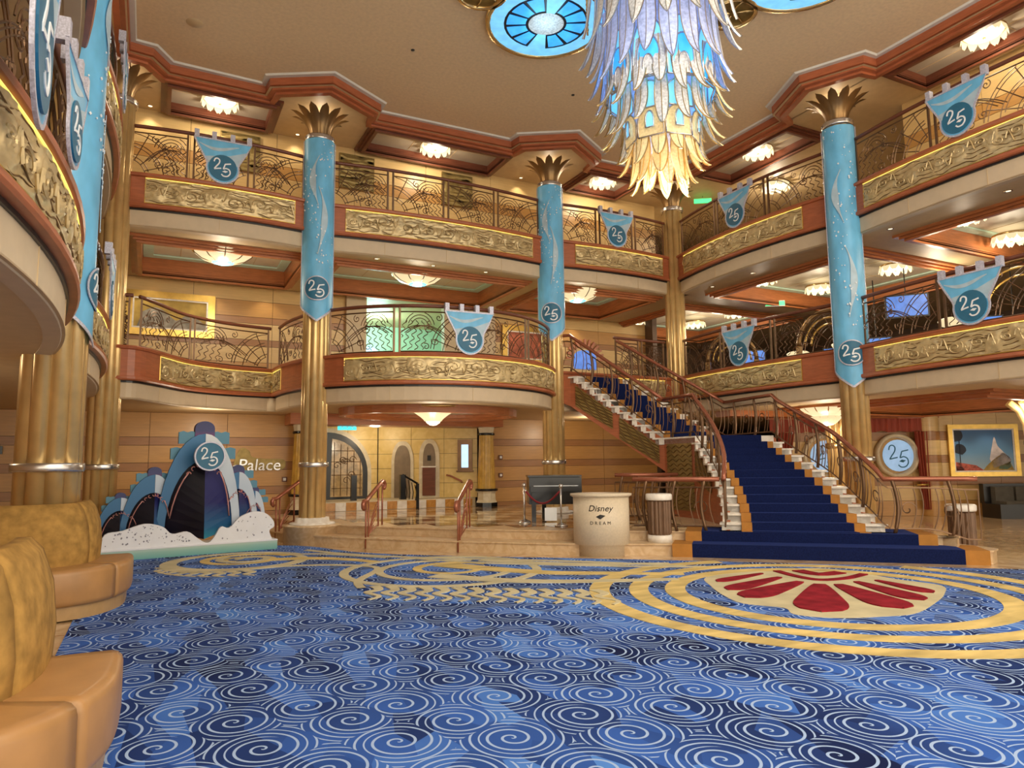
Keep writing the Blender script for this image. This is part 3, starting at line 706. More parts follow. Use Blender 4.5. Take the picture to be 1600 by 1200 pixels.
def railing(P, a, b, zt, label, npan, seed, name='balcony_railing', H=.70, rail=.80, off=-.09):
    p0 = P.pt(a, off, zt); root = thing(name, label, 'railing', p0)
    def loc(v): return tuple(v[i]-p0[i] for i in range(3))
    def W(d, z, o=off): return loc(P.pt(a+d, o, zt+z))
    L = b-a; k = max(8, int(L/.15))
    MB().tube([W(L*i/k, rail) for i in range(k+1)], .032, 8).build('handrail','copper' if False else 'dark_wood',root)
    pl = L/npan
    post = 0
    for i in range(npan):
        x0, x1 = i*pl+.05, (i+1)*pl-.05
        for x in (x0, x1): MB().bar(W(x,0), W(x,rail-.02), .03,.03).build('post','rail_bronze',root)
        g = MB(); kk = max(3, int((x1-x0)/.15))
        for z in (.03, H): g.tube([W(x0+(x1-x0)*q/kk, z) for q in range(kk+1)], .012, 4)
        for line in grille(x1-x0, H-.03, seed*31+i): g.tube([W(x0+x, z+.03) for x, z in line], .0075, 4, cap=False)
        g.build('grille','rail_bronze',root)
    return root
for i, (k, n) in enumerate([('left_near',3),('left_far',3),('back_left',3),('back_mid',4),('back_right',3),('right_far',3),('right_near',3)]):
    railing(P5[k], .2, P5[k].L-.2, Z5, 'bronze scrollwork railing of the top deck, '+FL[k], n, i)
for i, (k, n, a, b) in enumerate([('left_near',3,.2,-.25),('left_far',3,.25,-.2),('back_left',2,.62,-.02),('back_turn',1,.08,-.25),('back_mid',4,.2,-.2),('right_far',3,.25,-.2),('right_near',3,.2,-.2)]):
    railing(P4[k], a, P4[k].L+b, Z4, 'bronze scrollwork railing of the middle deck, '+FL[k], n, 50+i)
railing(Path([(-3.15,-.06),(-2.75,-.09)]), .02, .36, Z4, 'short bronze scrollwork railing of the middle deck beside the left corner column', 1, 77)
railing(Path([(6.25,.02),(7.9,.1)]), .02, 1.45, Z4, 'short bronze scrollwork railing beside the staircase top', 2, 78)
# ------------------------------------------------------------------ columns
def column(loc, label, r=.15, zb=PLAT, n=9, pr=.072, base=True):
    root = thing('atrium_column', label, 'column', (loc[0],loc[1],0), 0, 'bronze atrium columns')
    for i in range(n):
        a = 2*PI*i/n+.2
        MB().tube([(r*math.cos(a), r*math.sin(a), zb), (r*math.cos(a), r*math.sin(a), 6.98)], pr, 10).build('pipe','bronze',root)
    MB().lathe([(r*.8,zb),(r*.8,6.98)],12).build('core','capital',root)
    MB().lathe([(r+pr*.6,1.25),(r+pr+.02,1.25),(r+pr+.025,1.27),(r+pr+.025,1.31),(r+pr+.02,1.33),(r+pr*.6,1.33)],28).build('silver_band','silver',root)
    MB().lathe([(r+.02,6.93),(r+pr+.02,6.93),(r+pr+.035,6.96),(r+pr+.02,6.985),(r+pr+.035,7.01),(r+pr+.02,7.03),(r*.6,7.04)],28).build('capital_ring','silver',root)
    for i in range(12):
        a = 2*PI*i/12; lf = MB()
        def fn(s, t, a=a):
            rr = .15+.05*t+.30*t**2.6; z = 7.02+.50*t-.06*t**5
            w = (.055+.05*t)*(1-t**5)**.6*(s-.5)*2; dd = .022*(1-(2*s-1)**2)
            ca, sa = math.cos(a), math.sin(a); rr += dd
            return (rr*ca-w*sa, rr*sa+w*ca, z)
        lf.grid(fn, 4, 10).build('capital_leaf','capital',root)
    lamp((loc[0],loc[1],7.34), 3.5, WARM, .05)
    if base:
        MB().lathe([(.0,zb),(.36,zb),(.38,zb+.02),(.36,zb+.04),(.28,zb+.05),(.27,zb+.12),(.0,zb+.12)],28).build('stone_foot','marble_white',root)
    return root
column(C2, 'bronze pipe column with blue banner at the platform steps, left of centre', zb=PLAT)
MB().lathe([(0,0),(.46,0),(.46,.27),(.48,.28),(.48,.31),(0,.31)],32,(C2[0],C2[1],0)).build('column_podium','marble_step',bpy.data.objects['atrium_column'])
column(C3, 'bronze pipe column with blue banner behind the black piano')
column(C4, 'bronze pipe column without a banner in the far corner')
column(C5, 'bronze pipe column with long blue banner right of the staircase', zb=0)
column(Lc, 'bronze pipe column at the left corner beside the ship bow display', zb=0, base=False)
column(L0, 'thick bronze pipe column with blue banner above the left sofas', r=.19, pr=.085, zb=0, base=False)
# ------------------------------------------------------------------ flat-sheet helpers (x,z plane, y = thickness)
def xz(m, poly, y0, y1):
    n = len(poly); a = sum(poly[i][0]*poly[(i+1)%n][1]-poly[(i+1)%n][0]*poly[i][1] for i in range(n))
    if a < 0: poly = poly[::-1]
    vs = [(p[0],y0,p[1]) for p in poly]+[(p[0],y1,p[1]) for p in poly]
    return m.add(vs, [tuple(range(n)), tuple(range(2*n-1,n-1,-1))]+[(i,n+i,n+(i+1)%n,(i+1)%n) for i in range(n)])
def xzrib(m, pts, w, y0, y1):
    b = MB().ribbon([(p[0],p[1]) for p in pts], w, y0-y1, y1)
    return m.add([(x,z_,y) for x,y,z_ in b.v], b.f)
def disc(m, c, r, y0, y1, n=28, rings=3):
    vs = [(c[0],y0,c[1])]; 
    for k in range(1,rings+1): vs += [(c[0]+r*k/rings*math.cos(2*PI*i/n), y0, c[1]+r*k/rings*math.sin(2*PI*i/n)) for i in range(n)]
    vs += [(c[0]+r*math.cos(2*PI*i/n), y1, c[1]+r*math.sin(2*PI*i/n)) for i in range(n)]
    fs = [(0,1+i,1+(i+1)%n) for i in range(n)]
    for k in range(rings): 
        a = 1+k*n; b = a+n; fs += [(a+i,b+i,b+(i+1)%n,a+(i+1)%n) for i in range(n)]
    return m.add(vs, fs)
def ringxz(m, c, r, w, y0, y1, n=32): 
    return xzrib(m, [(c[0]+r*math.cos(2*PI*i/n), c[1]+r*math.sin(2*PI*i/n)) for i in range(n+1)], w, y0, y1)
TWO = smooth_poly([(-.56,.30),(-.50,.50),(-.36,.56),(-.22,.46),(-.24,.24),(-.42,-.02),(-.54,-.20)], 4)+[(-.30,-.14),(-.10,-.10)]
FIVE = [(.50,.30),(.14,.22)]+smooth_poly([(.14,.22),(.08,.02),(.04,-.12),(.22,-.06),(.42,-.16),(.46,-.40),(.30,-.60),(.06,-.62),(-.08,-.50)], 4)[1:]
DIA = [(-.04,-.32),(.12,-.22),(.34,-.26),(.18,-.38)]
def num25(m, c, s, y0, y1, w=.075):
    for st in (TWO, FIVE): xzrib(m, [(c[0]+x*s, c[1]+z*s) for x, z in st], w*s, y0, y1)
    xz(m, [(c[0]+x*s, c[1]+z*s) for x, z in DIA], y0, y1); return m
# ------------------------------------------------------------------ banners on columns
def column_banner(col, ztop, zbot, label, R=.262, half=.38, face=None):
    face = face if face is not None else math.atan2(-2.459-col[0], -(-12.215-col[1]))   # turn so that local -Y looks to the camera side
    root = thing('column_banner', label, 'banner', (col[0],col[1],zbot), face, 'long blue anniversary banners on the columns')
    def wrap(v):
        a = v[0]/R; r_ = R-v[1]; return (r_*math.sin(a), -r_*math.cos(a), v[2])
    H = ztop-zbot; 
    def edge(x): return .30*(abs(x)/half)          # pointed foot
    c = MB().grid(lambda s, t: ((s-.5)*2*half, -.008*math.sin(s*19+t*5)*(.4+.6*abs(s-.5)), edge((s-.5)*2*half)+(H-edge((s-.5)*2*half))*t), 20, 24)
    c.xform(wrap).build('cloth','banner',root)
    tr = MB()
    for sg in (-1,1): xzrib(tr, [(sg*half, .30+(H-.30)*i/12) for i in range(13)], .035, -.012, -.004); xzrib(tr, [(sg*half*(1-i/8), .30*(1-i/8)) for i in range(9)], .03, -.012,-.004)
    tr.xform(wrap).build('silver_edging','trim_lilac',root)
    zc = .56; b = disc(MB(), (0,zc), .20, -.02, -.008); b.xform(wrap).build('badge','badge',root)
    n = num25(MB(), (0,zc), .23, -.026, -.02, .09); n.xform(wrap).build('numerals','white',root)['label'] = 'number 25 in thin white strokes'
    r_ = ringxz(MB(), (0,zc), .205, .018, -.024, -.014); r_.xform(wrap).build('badge_rim','trim_lilac',root)
    rs = random.Random(int(col[0]*100)); d = MB()
    for k in range(90):
        t = rs.random(); x = .17*math.sin(t*H*2.1+1)+rs.gauss(0,.09); z = .95+t*(H-1.0); q = rs.choice((.006,.009,.014))
        if abs(x) < half-.04: xz(d, [(x-q,z),(x,z-q*1.3),(x+q,z),(x,z+q*1.3)], -.02,-.012)
    d.xform(wrap).build('star_print','white',root)['kind'] = 'stuff'
    for z0_, sg, hh in ((1.15,1,1.2),(H*.62,-1,.9)):
        if z0_+hh < H:
            p = MB(); pts = [(sg*.13*math.sin(PI*i/14)*(.6+.4*i/14), z0_+hh*i/14) for i in range(15)]
            xzrib(p, pts, lambda s: .012+.10*math.sin(PI*s)**3, -.016, -.010); p.xform(wrap).build('pale_swoosh','banner_pale',root)
    return root
column_banner(C2, 6.93, 3.70, 'long blue banner with 25 badge on the column left of centre')
column_banner(C3, 6.93, 3.70, 'long blue banner with 25 badge on the column behind the piano')
column_banner(C5, 6.9, 2.45, 'long blue banner with 25 badge on the column right of the stairs')
column_banner(L0, 7.0, 2.45, 'long blue banner hanging at the near left column', R=.30, half=.42, face=math.radians(92))
# ------------------------------------------------------------------ pennants on rails
def pennant(loc, rz, label, s=1.0):
    root = thing('rail_pennant', label, 'banner', loc, rz, 'blue shield pennants on the railings')
    sh = [(-.44,0),(.44,0),(.36,-.16),(.25,-.36)]+[(.245*math.cos(a), -.47+.245*math.sin(a)) for a in [.25-(PI+.5)*i/14 for i in range(15)]]+[(-.25,-.36),(-.36,-.16)]
    sh = [(x*s,z*s) for x,z in sh]
    xz(MB(), sh, -.012, 0).build('cloth','banner',root)
    xzrib(MB(), sh+[sh[0]], .025, -.018, .0).build('silver_edging','trim_lilac',root)
    for k in (-.40,-.14,.14,.40):
        xz(MB(), [((k-.035)*s,-.01),((k+.035)*s,-.01),((k+.035)*s,.13),((k-.035)*s,.13)], -.02, .06).build('hanging_loop','trim_lilac',root)
    xzrib(MB(), [(( -.36+.6*t)*s, (-.09-.06*math.sin(t*4)-.03*t)*s) for t in [i/10 for i in range(11)]], lambda q: .01+.045*math.sin(PI*q), -.016,-.010).build('pale_swoosh','banner_pale',root)
    xz(MB(), [(.36*s,-.14*s),(.10*s,-.24*s),(-.26*s,-.30*s),(-.24*s,-.40*s),(.24*s,-.40*s)], -.015,-.010).build('pale_field','banner_pale',root)
    disc(MB(), (0,-.46*s), .215*s, -.026,-.012).build('badge','badge',root)
    num25(MB(), (0,-.45*s), .24*s, -.032,-.026,.085).build('numerals','white',root)['label'] = 'number 25 in thin white strokes'
    return root
def pen_on(P, d, zt, label, s=1.0):
    p, n = P.at(d); rz = math.atan2(n[1], n[0])+PI/2
    return pennant((p[0]+n[0]*.05, p[1]+n[1]*.05, zt+.70), rz, label, s)
pen_on(P5['back_left'], 1.62, Z5, 'blue 25 pennant on the top railing at back left')
pen_on(P5['back_right'], 1.55, Z5, 'blue 25 pennant on the top railing near the far corner column')
pen_on(P5['right_far'], 2.3, Z5, 'blue 25 pennant on the top railing at right, beyond the bannered column')
pen_on(P5['right_near'], 2.15, Z5, 'blue 25 pennant on the top railing at the right edge')
pen_on(P4['back_mid'], 2.75, Z4, 'blue 25 pennant on the curved middle railing above the entrance')
pen_on(P4['right_far'], 2.25, Z4, 'blue 25 pennant on the middle railing at right, beyond the bannered column')
pen_on(P4['right_near'], 2.2, Z4, 'blue 25 pennant on the middle railing at the right edge')
pen_on(P4['left_near'], 1.6, Z4-.1, 'blue 25 pennant seen edge-on on the nearest left middle railing', .85)
pennant((-2.95,-8.78,3.78), math.radians(92), 'large blue 25 pennant at the upper left edge', 1.45)
pen_on(P4['left_far'], 2.2, Z4, 'blue 25 pennant seen edge-on on the farther left middle railing')
pen_on(P5['left_far'], 2.2, Z5, 'blue 25 pennant on the far left top railing')
# ------------------------------------------------------------------ ceiling lights
def scallop_light(label, loc, r=.3, grp='scalloped glass ceiling lights', power=20):
    root = thing('ceiling_light', label, 'ceiling light', loc, 0, grp)
    MB().lathe([(0,-.10),(r*.5,-.095),(r*.85,-.06),(r,0),(r*.96,.0),(0,.0)],28).build('glass_bowl','glasshot',root)
    for i in range(12):
        a = 2*PI*i/12
        def fn(s, t, a=a): 
            w = (s-.5)*.55*r*(1-.75*t**2); rr = r*(1.0+.10*t); ca, sa = math.cos(a), math.sin(a); return (rr*ca-w*sa, rr*sa+w*ca, -.02-.12*t+.02*(1-(2*s-1)**2))
        MB().grid(fn, 4, 4).build('glass_petal','glassglow',root)
    MB().lathe([(r*1.02,.02),(r*1.06,.0),(r*1.02,-.02),(r*.98,-.02)],28).build('brass_rim','gold_edge',root)
    MB().lathe([(0,-.135),(.02,-.12),(.025,-.10),(0,-.09)],10).build('finial','gold_edge',root)
    if power: lamp((loc[0],loc[1],loc[2]-.28), power)
    return root
def dup_light(root, label, loc, power=20):
    o = dup(root, loc, None, label)
    if power: lamp((loc[0],loc[1],loc[2]-.28), power)
    return o
l5 = scallop_light('scalloped glass light in the top left coffer', (-1.62,.5,ZS+.1), .28)
dup_light(l5,'scalloped glass light in the coffer between the back bannered columns',(2.4,.6,ZS+.1))
dup_light(l5,'scalloped glass light in the coffer near the far corner column',(6.42,.6,ZS+.1))
dup_light(l5,'scalloped glass light in the right top coffer beyond the bannered column',(8.42,-2.1,ZS+.1))
dup_light(l5,'scalloped glass light in the right top coffer at the upper right corner',(8.42,-6.55,ZS+.1))
dup_light(l5,'scalloped glass light glimpsed through the right top railing',(10.0,-1.1,ZS),30)
dup_light(l5,'scalloped glass light hidden over the left top balcony',(-4.0,-2.2,ZS),20)
for p, l in [((8.98,-5.75),'nearest, at the right edge'),((10.9,-5.4),'at the far right edge'),((9.05,-1.45),'left of the long right banner'),((10.85,-3.25),'right of the long right banner'),((10.86,-1.4),'behind the long right banner'),((11.1,1.4),'small, above the right middle pennant'),((11.1,3.0),'smallest, beside the far corner column'),((9.6,3.6),'behind the far corner column')]:
    dup_light(l5,'scalloped glass lounge ceiling light '+l,(p[0],p[1],Z5g+.14),20)
def stained(label, loc, r=.42, power=26):
    root = thing('ceiling_light', label, 'ceiling light', loc, 0, 'stained glass bowl lights')
    MB().lathe([(r*.36,-.22),(r*.7,-.16),(r*.93,-.07),(r,0)],32).build('glass_bowl','glassglow',root)
    MB().lathe([(0,-.25),(r*.2,-.245),(r*.36,-.22)],24).build('blue_rosette','cyan_glass',root)
    for i in range(8):
        a = 2*PI*i/8; MB().tube([(q*math.cos(a), q*math.sin(a), z) for q, z in ((r*.36,-.225),(r*.7,-.165),(r*.93,-.075),(r*1.005,0))], .009, 5).build('rib','rail_bronze',root)
    MB().lathe([(r*.98,.02),(r*1.04,.01),(r*1.03,-.03),(r*.98,-.02)],32).build('rim','gold_edge',root)
    if power: lamp((loc[0],loc[1],loc[2]-.45), power)
    return root
st = stained('stained glass bowl light over the middle balcony at left', (-1.45,.9,Z5g+.02), .5)
for l, p in (('stained glass bowl light over the curved middle balcony',(2.15,.92,Z5g+.02)),('stained glass bowl light half hidden behind the banner by the piano',(5.85,.84,Z5g+.02))): dup_light(st, l, p, 26)
# entrance bowl chandelier: long petals
root = thing('bowl_chandelier','cream petal glass bowl chandelier above the palace entrance','chandelier',(2.1,-.1,Z4g-.02))
MB().lathe([(.0,.02),(.55,.02),(.56,-.01),(.50,-.03),(.0,-.03)],32).build('gold_plate','gold_edge',root)
for i in range(14):
    a = 2*PI*i/14
    def fn(s, t, a=a):
        rr = .13+.30*(1-t)**1.3; w = (s-.5)*(.075+.13*(1-t)); ca, sa = math.cos(a), math.sin(a); rr += .02*(1-(2*s-1)**2); return (rr*ca-w*sa, rr*sa+w*ca, -.03-.22*t)
    MB().grid(fn, 4, 6).build('glass_petal','glassglow',root)
MB().lathe([(0,-.33),(.06,-.32),(.12,-.28),(.135,-.25),(.0,-.24)],20).build('glass_finial','glasshot',root)
lamp((2.1,-.1,Z4g-.55), 26)
root = thing('bowl_chandelier','cream tiered glass chandelier under the right middle deck','chandelier',(9.0,-2.9,Z4g-.02))
for r1, z1 in ((.45,-.04),(.27,-.2)):
    for i in range(12):
        a = 2*PI*i/12
        def fn(s, t, a=a, r1=r1, z1=z1):
            rr = r1-(r1*.5)*t**1.5; w = (s-.5)*r1*.5*(1-.4*t); ca, sa = math.cos(a), math.sin(a); return (rr*ca-w*sa, rr*sa+w*ca, z1-.15*t)
        MB().grid(fn, 3, 4).build('glass_petal','glassglow',root)
MB().lathe([(0,-.38),(.12,-.36),(.16,-.30),(0,-.28)],16).build('glass_finial','glasshot',root)
lamp((9.0,-2.9,Z4g-.6), 32); lamp((11.5,-5,Z4g-.2), 30); lamp((-5.0,-3.5,Z4g-.25), 22); lamp((-1.5,1.6,Z4g-.3), 14); lamp((6.6,1.6,Z4g-.3), 16)
# recessed spots that wash the balcony walls
def downlight(p, label, power=9):
    root = thing('downlight', label, 'downlight', p, 0, 'small recessed downlights')
    MB().lathe([(0,.0),(.035,-.002)],14).build('lens','glasshot',root); MB().lathe([(.035,-.002),(.05,-.008),(.055,0)],14).build('rim','gold_edge',root)
    if power: lamp((p[0],p[1]-.0,p[2]-.05), power, WARM, .04, 'SPOT', spot=math.radians(110))
k_ = 0
for x, l in ((-2.6,'at the left end'),(-1.5,'above the gold framed painting'),(-.4,'beside the left bannered column'),(5.6,'above the orange painting'),(7.2,'near the far corner column')): downlight((x,3.02,Z5g), 'recessed downlight washing the middle balcony wall '+l)
for x, l in ((-2.7,'at the left end'),(-.2,'beside the left bannered column'),(2.4,'in the middle'),(4.6,'behind the column by the piano')): downlight((x,1.1,ZS), 'recessed downlight on the top balcony wall '+l, 7)
dl = None
for (x,y,l) in ((8.2,-5.0,'nearest the right banner'),(8.2,-6.8,'at the right edge'),(8.2,-2.0,'midway to the far corner'),(8.25,-.8,'near the far corner column')): downlight((x,y,Z5g), 'recessed downlight in the right middle soffit '+l, 0)
for (x,l) in ((1.1,'left'),(2.2,'middle'),(3.3,'right')): downlight((x,.18,Z5g), f'recessed downlight in the soffit over the curved balcony, {l} one', 0)
# ------------------------------------------------------------------ great chandelier and ceiling medallion
CX, CY = 2.45, -6.3
root = thing('grand_chandelier','giant blue and gold feathered glass chandelier hanging from the ceiling','chandelier',(CX,CY,4.2))
B = 4.2
def ang_strip(r, z0, z1, a0, a1, n=8): 
    return MB().grid(lambda s, t: (r*math.cos(a0+(a1-a0)*s), r*math.sin(a0+(a1-a0)*s), z0+(z1-z0)*t-B), n, 2)
MB().lathe([(.10,7.7-B),(.62,7.66-B),(.62,7.5-B),(.55,6.6-B),(.50,5.9-B),(.42,5.4-B),(.30,4.95-B),(.12,4.55-B),(0,4.5-B)],24).build('inner_glass','feather_blue',root)
MB().lathe([(.62,7.72-B),(.70,7.70-B),(.68,7.6-B),(.6,7.58-B)],32).build('ceiling_plate','gold_edge',root)
def arch(r, z0, z1, a, half, m):
    pts = [(-half,z0),(half,z0)]+[(half*math.cos(t), z0+(z1-z0)*.45+(z1-z0)*.55*math.sin(t)) for t in [PI*i/12 for i in range(13)]]
    return [(r*math.cos(a+x/r), r*math.sin(a+x/r), z-B) for x, z in pts]
def arch_panel(r, z0, z1, a, half, m):
    v = arch(r, z0, z1, a, half, m); n = len(v); c = tuple(sum(q[i] for q in v)/n for i in range(3))
    MB().add([c]+v, [(0,1+i,1+(i+1)%n) for i in range(n)]).build('glass_panel', m, root)
    MB().tube(v+[v[0]], .010, 5).build('panel_lead','silver',root)
for i in range(10):
    a = 2*PI*i/10-1.2
    arch_panel(.575, 5.28, 5.93, a, .17, 'aqua_glass'); arch_panel(.59, 5.28, 5.72, a, .12, 'cyan_glass'); arch_panel(.60, 5.28, 5.5, a, .055, 'feather')
for i in range(8):
    a = 2*PI*i/8-1.0
    arch_panel(.44, 5.02, 5.30, a, .16, 'aqua_glass'); arch_panel(.40, 4.72, 5.04, a, .145, 'feather_gold'); arch_panel(.41, 4.80, 4.98, a, .045, 'aqua_glass')
for i in range(10):
    a = 2*PI*i/10-.9; arch_panel(.68, 6.35, 6.75, a, .17, 'aqua_glass' if i%2 else 'cyan_glass')
def feather(r, z1, z0, a, w, flare, m, edge='gold_edge', curl=.07):
    def pos(s, t):
        rr = r+flare*t**3; z = z1+(z0-z1)*t+curl*max(0,t-.8)**2*12
        ww = w*(s-.5)*2*(1-t**4)*(.75+.5*t*(1-t)*2); d = .02*(1-(2*s-1)**2)
        ca, sa = math.cos(a), math.sin(a); rr += d
        return (rr*ca-ww*sa, rr*sa+ww*ca, z-B)
    f_ = MB().grid(pos, 4, 12).build('glass_feather', m, root)
    e = MB()
    e.tube([pos(0,i/12) for i in range(13)]+[pos(1,i/12) for i in range(12,-1,-1)], .0075, 4); e.tube([pos(.5,i/12) for i in range(13)], .006, 4)
    e.build('gilt_edge', edge, f_)
tiers = [(.74,7.2,6.02,14,.125,.10,'feather','silver'),(.68,6.7,5.72,16,.105,.20,'feather','silver'),(.62,6.25,5.35,18,.10,.17,'feather_blue','silver'),(.56,5.72,5.02,18,.08,.20,'feather','gold_edge'),
         (.46,5.35,4.72,14,.075,.20,'feather','gold_edge'),(.34,4.95,4.42,12,.08,.15,'feather_gold','gold_edge'),(.23,4.78,4.24,8,.085,.12,'feather_gold','gold_edge'),(.13,4.72,4.26,5,.075,.05,'feather','gold_edge')]
for q, (r, z1, z0, n, w, fl_, m, e) in enumerate(tiers):
    for i in range(n):
        if q == 0 and i%2: continue
        feather(r, z1, z0+.05*(i%3-1), 2*PI*(i+.5*(q%2))/n, w, fl_, m, e)
for i in range(6):
    a = 2*PI*i/6+.3; c = MB()
    for k in range(9): 
        z = 6.75-k*.06; c.add([(.80*math.cos(a)+.02*math.cos(t), .80*math.sin(a)+.02*math.sin(t)*0, z-B+.03*math.sin(t)) for t in [2*PI*j/6 for j in range(6)]], [(0,1,2,3,4,5)])
    c.tube([(.80*math.cos(a), .80*math.sin(a), 7.6-B),(.80*math.cos(a), .80*math.sin(a), 6.2-B)], .012, 5).build('chain','gold_edge',root)
MB().lathe([(0,4.42-B),(.05,4.45-B),(.06,4.5-B),(.03,4.56-B),(0,4.57-B)],12).build('lamp_bulb','glasshot',root)
lamp((CX,CY,4.05), 55, (1,.85,.62), .35); lamp((CX+1.1,CY+1.1,5.2), 14, (.6,.8,1), .3); lamp((CX-1.1,CY-1.1,5.4), 14, (.6,.8,1), .3)
md = thing('ceiling_medallion','blue stained glass ceiling medallion around the chandelier top','ceiling panel',(CX,CY,ZC-.04))
MB().lathe([(.7,.0),(1.7,.0),(1.72,-.02),(1.6,-.03),(.7,-.02)],48).build('gold_ring','gold_edge',md)
for q in range(4):
    a = PI/2+q*PI/2; cx, cy = 2.5*math.cos(a), 2.5*math.sin(a)
    def em(r0_, r1_, a0_, a1_, m, name, z=-.02, cx=cx, cy=cy, a=a):
        MB().grid(lambda s, t: (cx+(r0_+(r1_-r0_)*t)*math.cos(a0_+(a1_-a0_)*s), cy+(r0_+(r1_-r0_)*t)*math.sin(a0_+(a1_-a0_)*s), z), 30 if a1_-a0_ > 5 else 6, 2).build(name, m, md)
    em(.62,.82,0,2*PI,'aqua_glass','glass_border')
    for i in range(12):
        if i in (2,8): em(.1,.62,2*PI*i/12+.03,2*PI*(i+1)/12-.03,'aqua_glass','glass_ray',-.022)
        else: em(.30,.58,2*PI*i/12+.05,2*PI*(i+1)/12-.05,'cyan_glass','glass_petal',-.022)
    em(.0,.26,0,2*PI,'feather','glass_rosette',-.024)
    MB().lathe([(0,-.012),(.86,-.012)],36,(cx,cy,0)).build('dark_lead','black',md)
    MB().lathe([(.82,-.012),(.83,-.04),(.88,-.04),(.89,.02)],36,(cx,cy,0)).build('lobe_rim','gold_edge',md)
    for sg in (-1,1):
        b = a+sg*.46; gx, gy = 2.55*math.cos(b), 2.55*math.sin(b); g = MB().lathe([(0,-.004),(.32,-.004)],24,(gx,gy,0)); g.build('rosette_ground','plaque',md)
        g = MB().lathe([(.31,0),(.31,-.04),(.36,-.04),(.37,.01)],24,(gx,gy,0))
        for k in range(6): g.tube([(gx+q_*math.cos(k*PI/3+q_), gy+q_*math.sin(k*PI/3+q_), -.02) for q_ in (.04,.12,.2,.31)], .014, 5)
        g.build('gold_rosette','gold_edge',md)
lamp((CX,CY+2.5,7.45), 7, (.4,.75,1), .3)
# ceiling speakers
for (x,y,l) in ((-2.13,-1.49,'left'),(.95,-2.23,'middle'),(3.93,-2.16,'beside the chandelier')):
    t_ = thing('ceiling_speaker',f'small round ceiling fitting on the plaster, {l}','speaker',(x,y,ZC)); r_ = .12 if l == 'left' else .03
    MB().lathe([(0,-.012),(r_*.85,-.012),(r_,0)],20).build('grille','soffit' if l=='left' else 'black',t_)
# ------------------------------------------------------------------ grand staircase
ZL = 1.72; RU = (Z4-ZL)/11; NL = 12; RL = (ZL-PLAT)/NL
Nt, Nb, Ft, Fb = (5.02,-.12), (6.05,-1.72), (6.25,.0), (7.72,-1.55)
stair = thing('grand_staircase','grand staircase with navy carpet runner and white marble treads','staircase',(5.4,-5.2,PLAT))
SO = (5.4,-5.2,PLAT)
def sl(m): m.v = [(x-SO[0], y-SO[1], z-SO[2]) for x,y,z in m.v]; return m
def quad_frac(a0, b0, a1, b1, f0, f1): return [lerp(a0,b0,f0), lerp(a0,b0,f1), lerp(a1,b1,f1), lerp(a1,b1,f0)]
def one_step(a0, b0, a1, b1, z, r, wfr, bfr):
    # a0-b0 rear edge, a1-b1 front edge
    d = (a1[0]+b1[0]-a0[0]-b0[0], a1[1]+b1[1]-a0[1]-b0[1]); l = math.hypot(*d) or 1; ex = (d[0]/l*.025, d[1]/l*.025)
    def fe(p): return (p[0]+ex[0], p[1]+ex[1])
    s = MB().prism(quad_frac(a0,b0,a1,b1,0,1), z-r*1.05, z-.03)
    c0, d0 = lerp(a0,a1,.62), lerp(b0,b1,.62); s.prism(quad_frac(c0,d0,a1,b1,-.03,1.03), z-r, z-.03)
    q = quad_frac(a0,b0,a1,b1,-.045,1.045); q[2] = fe(q[2]); q[3] = fe(q[3]); s.prism(q, z-.03, z)
    sl(s).build('step','marble_white',stair)
    for f0, f1, m, nm, h in ((wfr,bfr,'amber_border','runner_border',.008),(1-bfr,1-wfr,'amber_border','runner_border',.008),(bfr,1-bfr,'blue_runner','carpet_runner',.010)):
        q = quad_frac(a0,b0,a1,b1,f0,f1); q[2] = fe(fe(q[2])); q[3] = fe(fe(q[3])); sl(MB().prism(q, z-r, z+h)).build(nm,m,stair)
for i in range(11):
    t0, t1 = i/11, (i+1)/11; one_step(lerp(Nt,Nb,t0), lerp(Ft,Fb,t0), lerp(Nt,Nb,t1), lerp(Ft,Fb,t1), Z4-(i+1)*RU, RU, .13, .2)
LA, LB = (5.97,-2.65), (7.37,-3.1)
land = MB().prism([Nb, LA, LB, Fb], ZL-.12, ZL); sl(land).build('landing','marble_white',stair)
sl(MB().prism([lerp(Nb,Fb,.17), (lerp(LA,LB,.17)[0]-.02,lerp(LA,LB,.17)[1]-.04), (lerp(LA,LB,.83)[0]-.02,lerp(LA,LB,.83)[1]-.04), lerp(Nb,Fb,.83)], ZL-.13, ZL+.01)).build('carpet_runner','blue_runner',stair)
le = smooth_poly([(5.97,-2.65),(5.75,-3.18),(5.45,-3.75),(5.1,-4.25),(4.72,-4.62)], 3)
re = smooth_poly([(7.37,-3.1),(7.12,-3.85),(6.78,-4.75),(6.45,-5.45),(6.28,-5.95)], 3)
for i in range(NL):
    one_step(le[i], re[i], le[i+1], re[i+1], ZL-(i+1)*RL+ (0.0 if i < NL-1 else .012), RL, .10, .17)
# carpeted platform steps at the foot
def wide(p0, p1, inn, z0, z1, nm):
    d = (p1[0]-p0[0], p1[1]-p0[1]); l = math.hypot(*d); n = (d[1]/l, -d[0]/l)
    for f0, f1, m, nmm, h in ((0,.07,'amber_border','runner_border',.008),(.93,1,'amber_border','runner_border',.008),(.07,.93,'blue_runner','carpet_runner',.012)):
        a, b = lerp(p0,p1,f0), lerp(p0,p1,f1); o = .10 if z0 == 0 else .05
        q = [(a[0]+n[0]*o,a[1]+n[1]*o),(b[0]+n[0]*o,b[1]+n[1]*o),(b[0]-n[0]*inn,b[1]-n[1]*inn),(a[0]-n[0]*inn,a[1]-n[1]*inn)]
        sl(MB().prism(q, z0, z1+h)).build(nmm, m, stair)
wide((3.98,-4.38),(6.68,-6.98), .5, .0, STEP, 'a'); wide((4.32,-4.25),(6.62,-6.4), .75, STEP, PLAT, 'b')
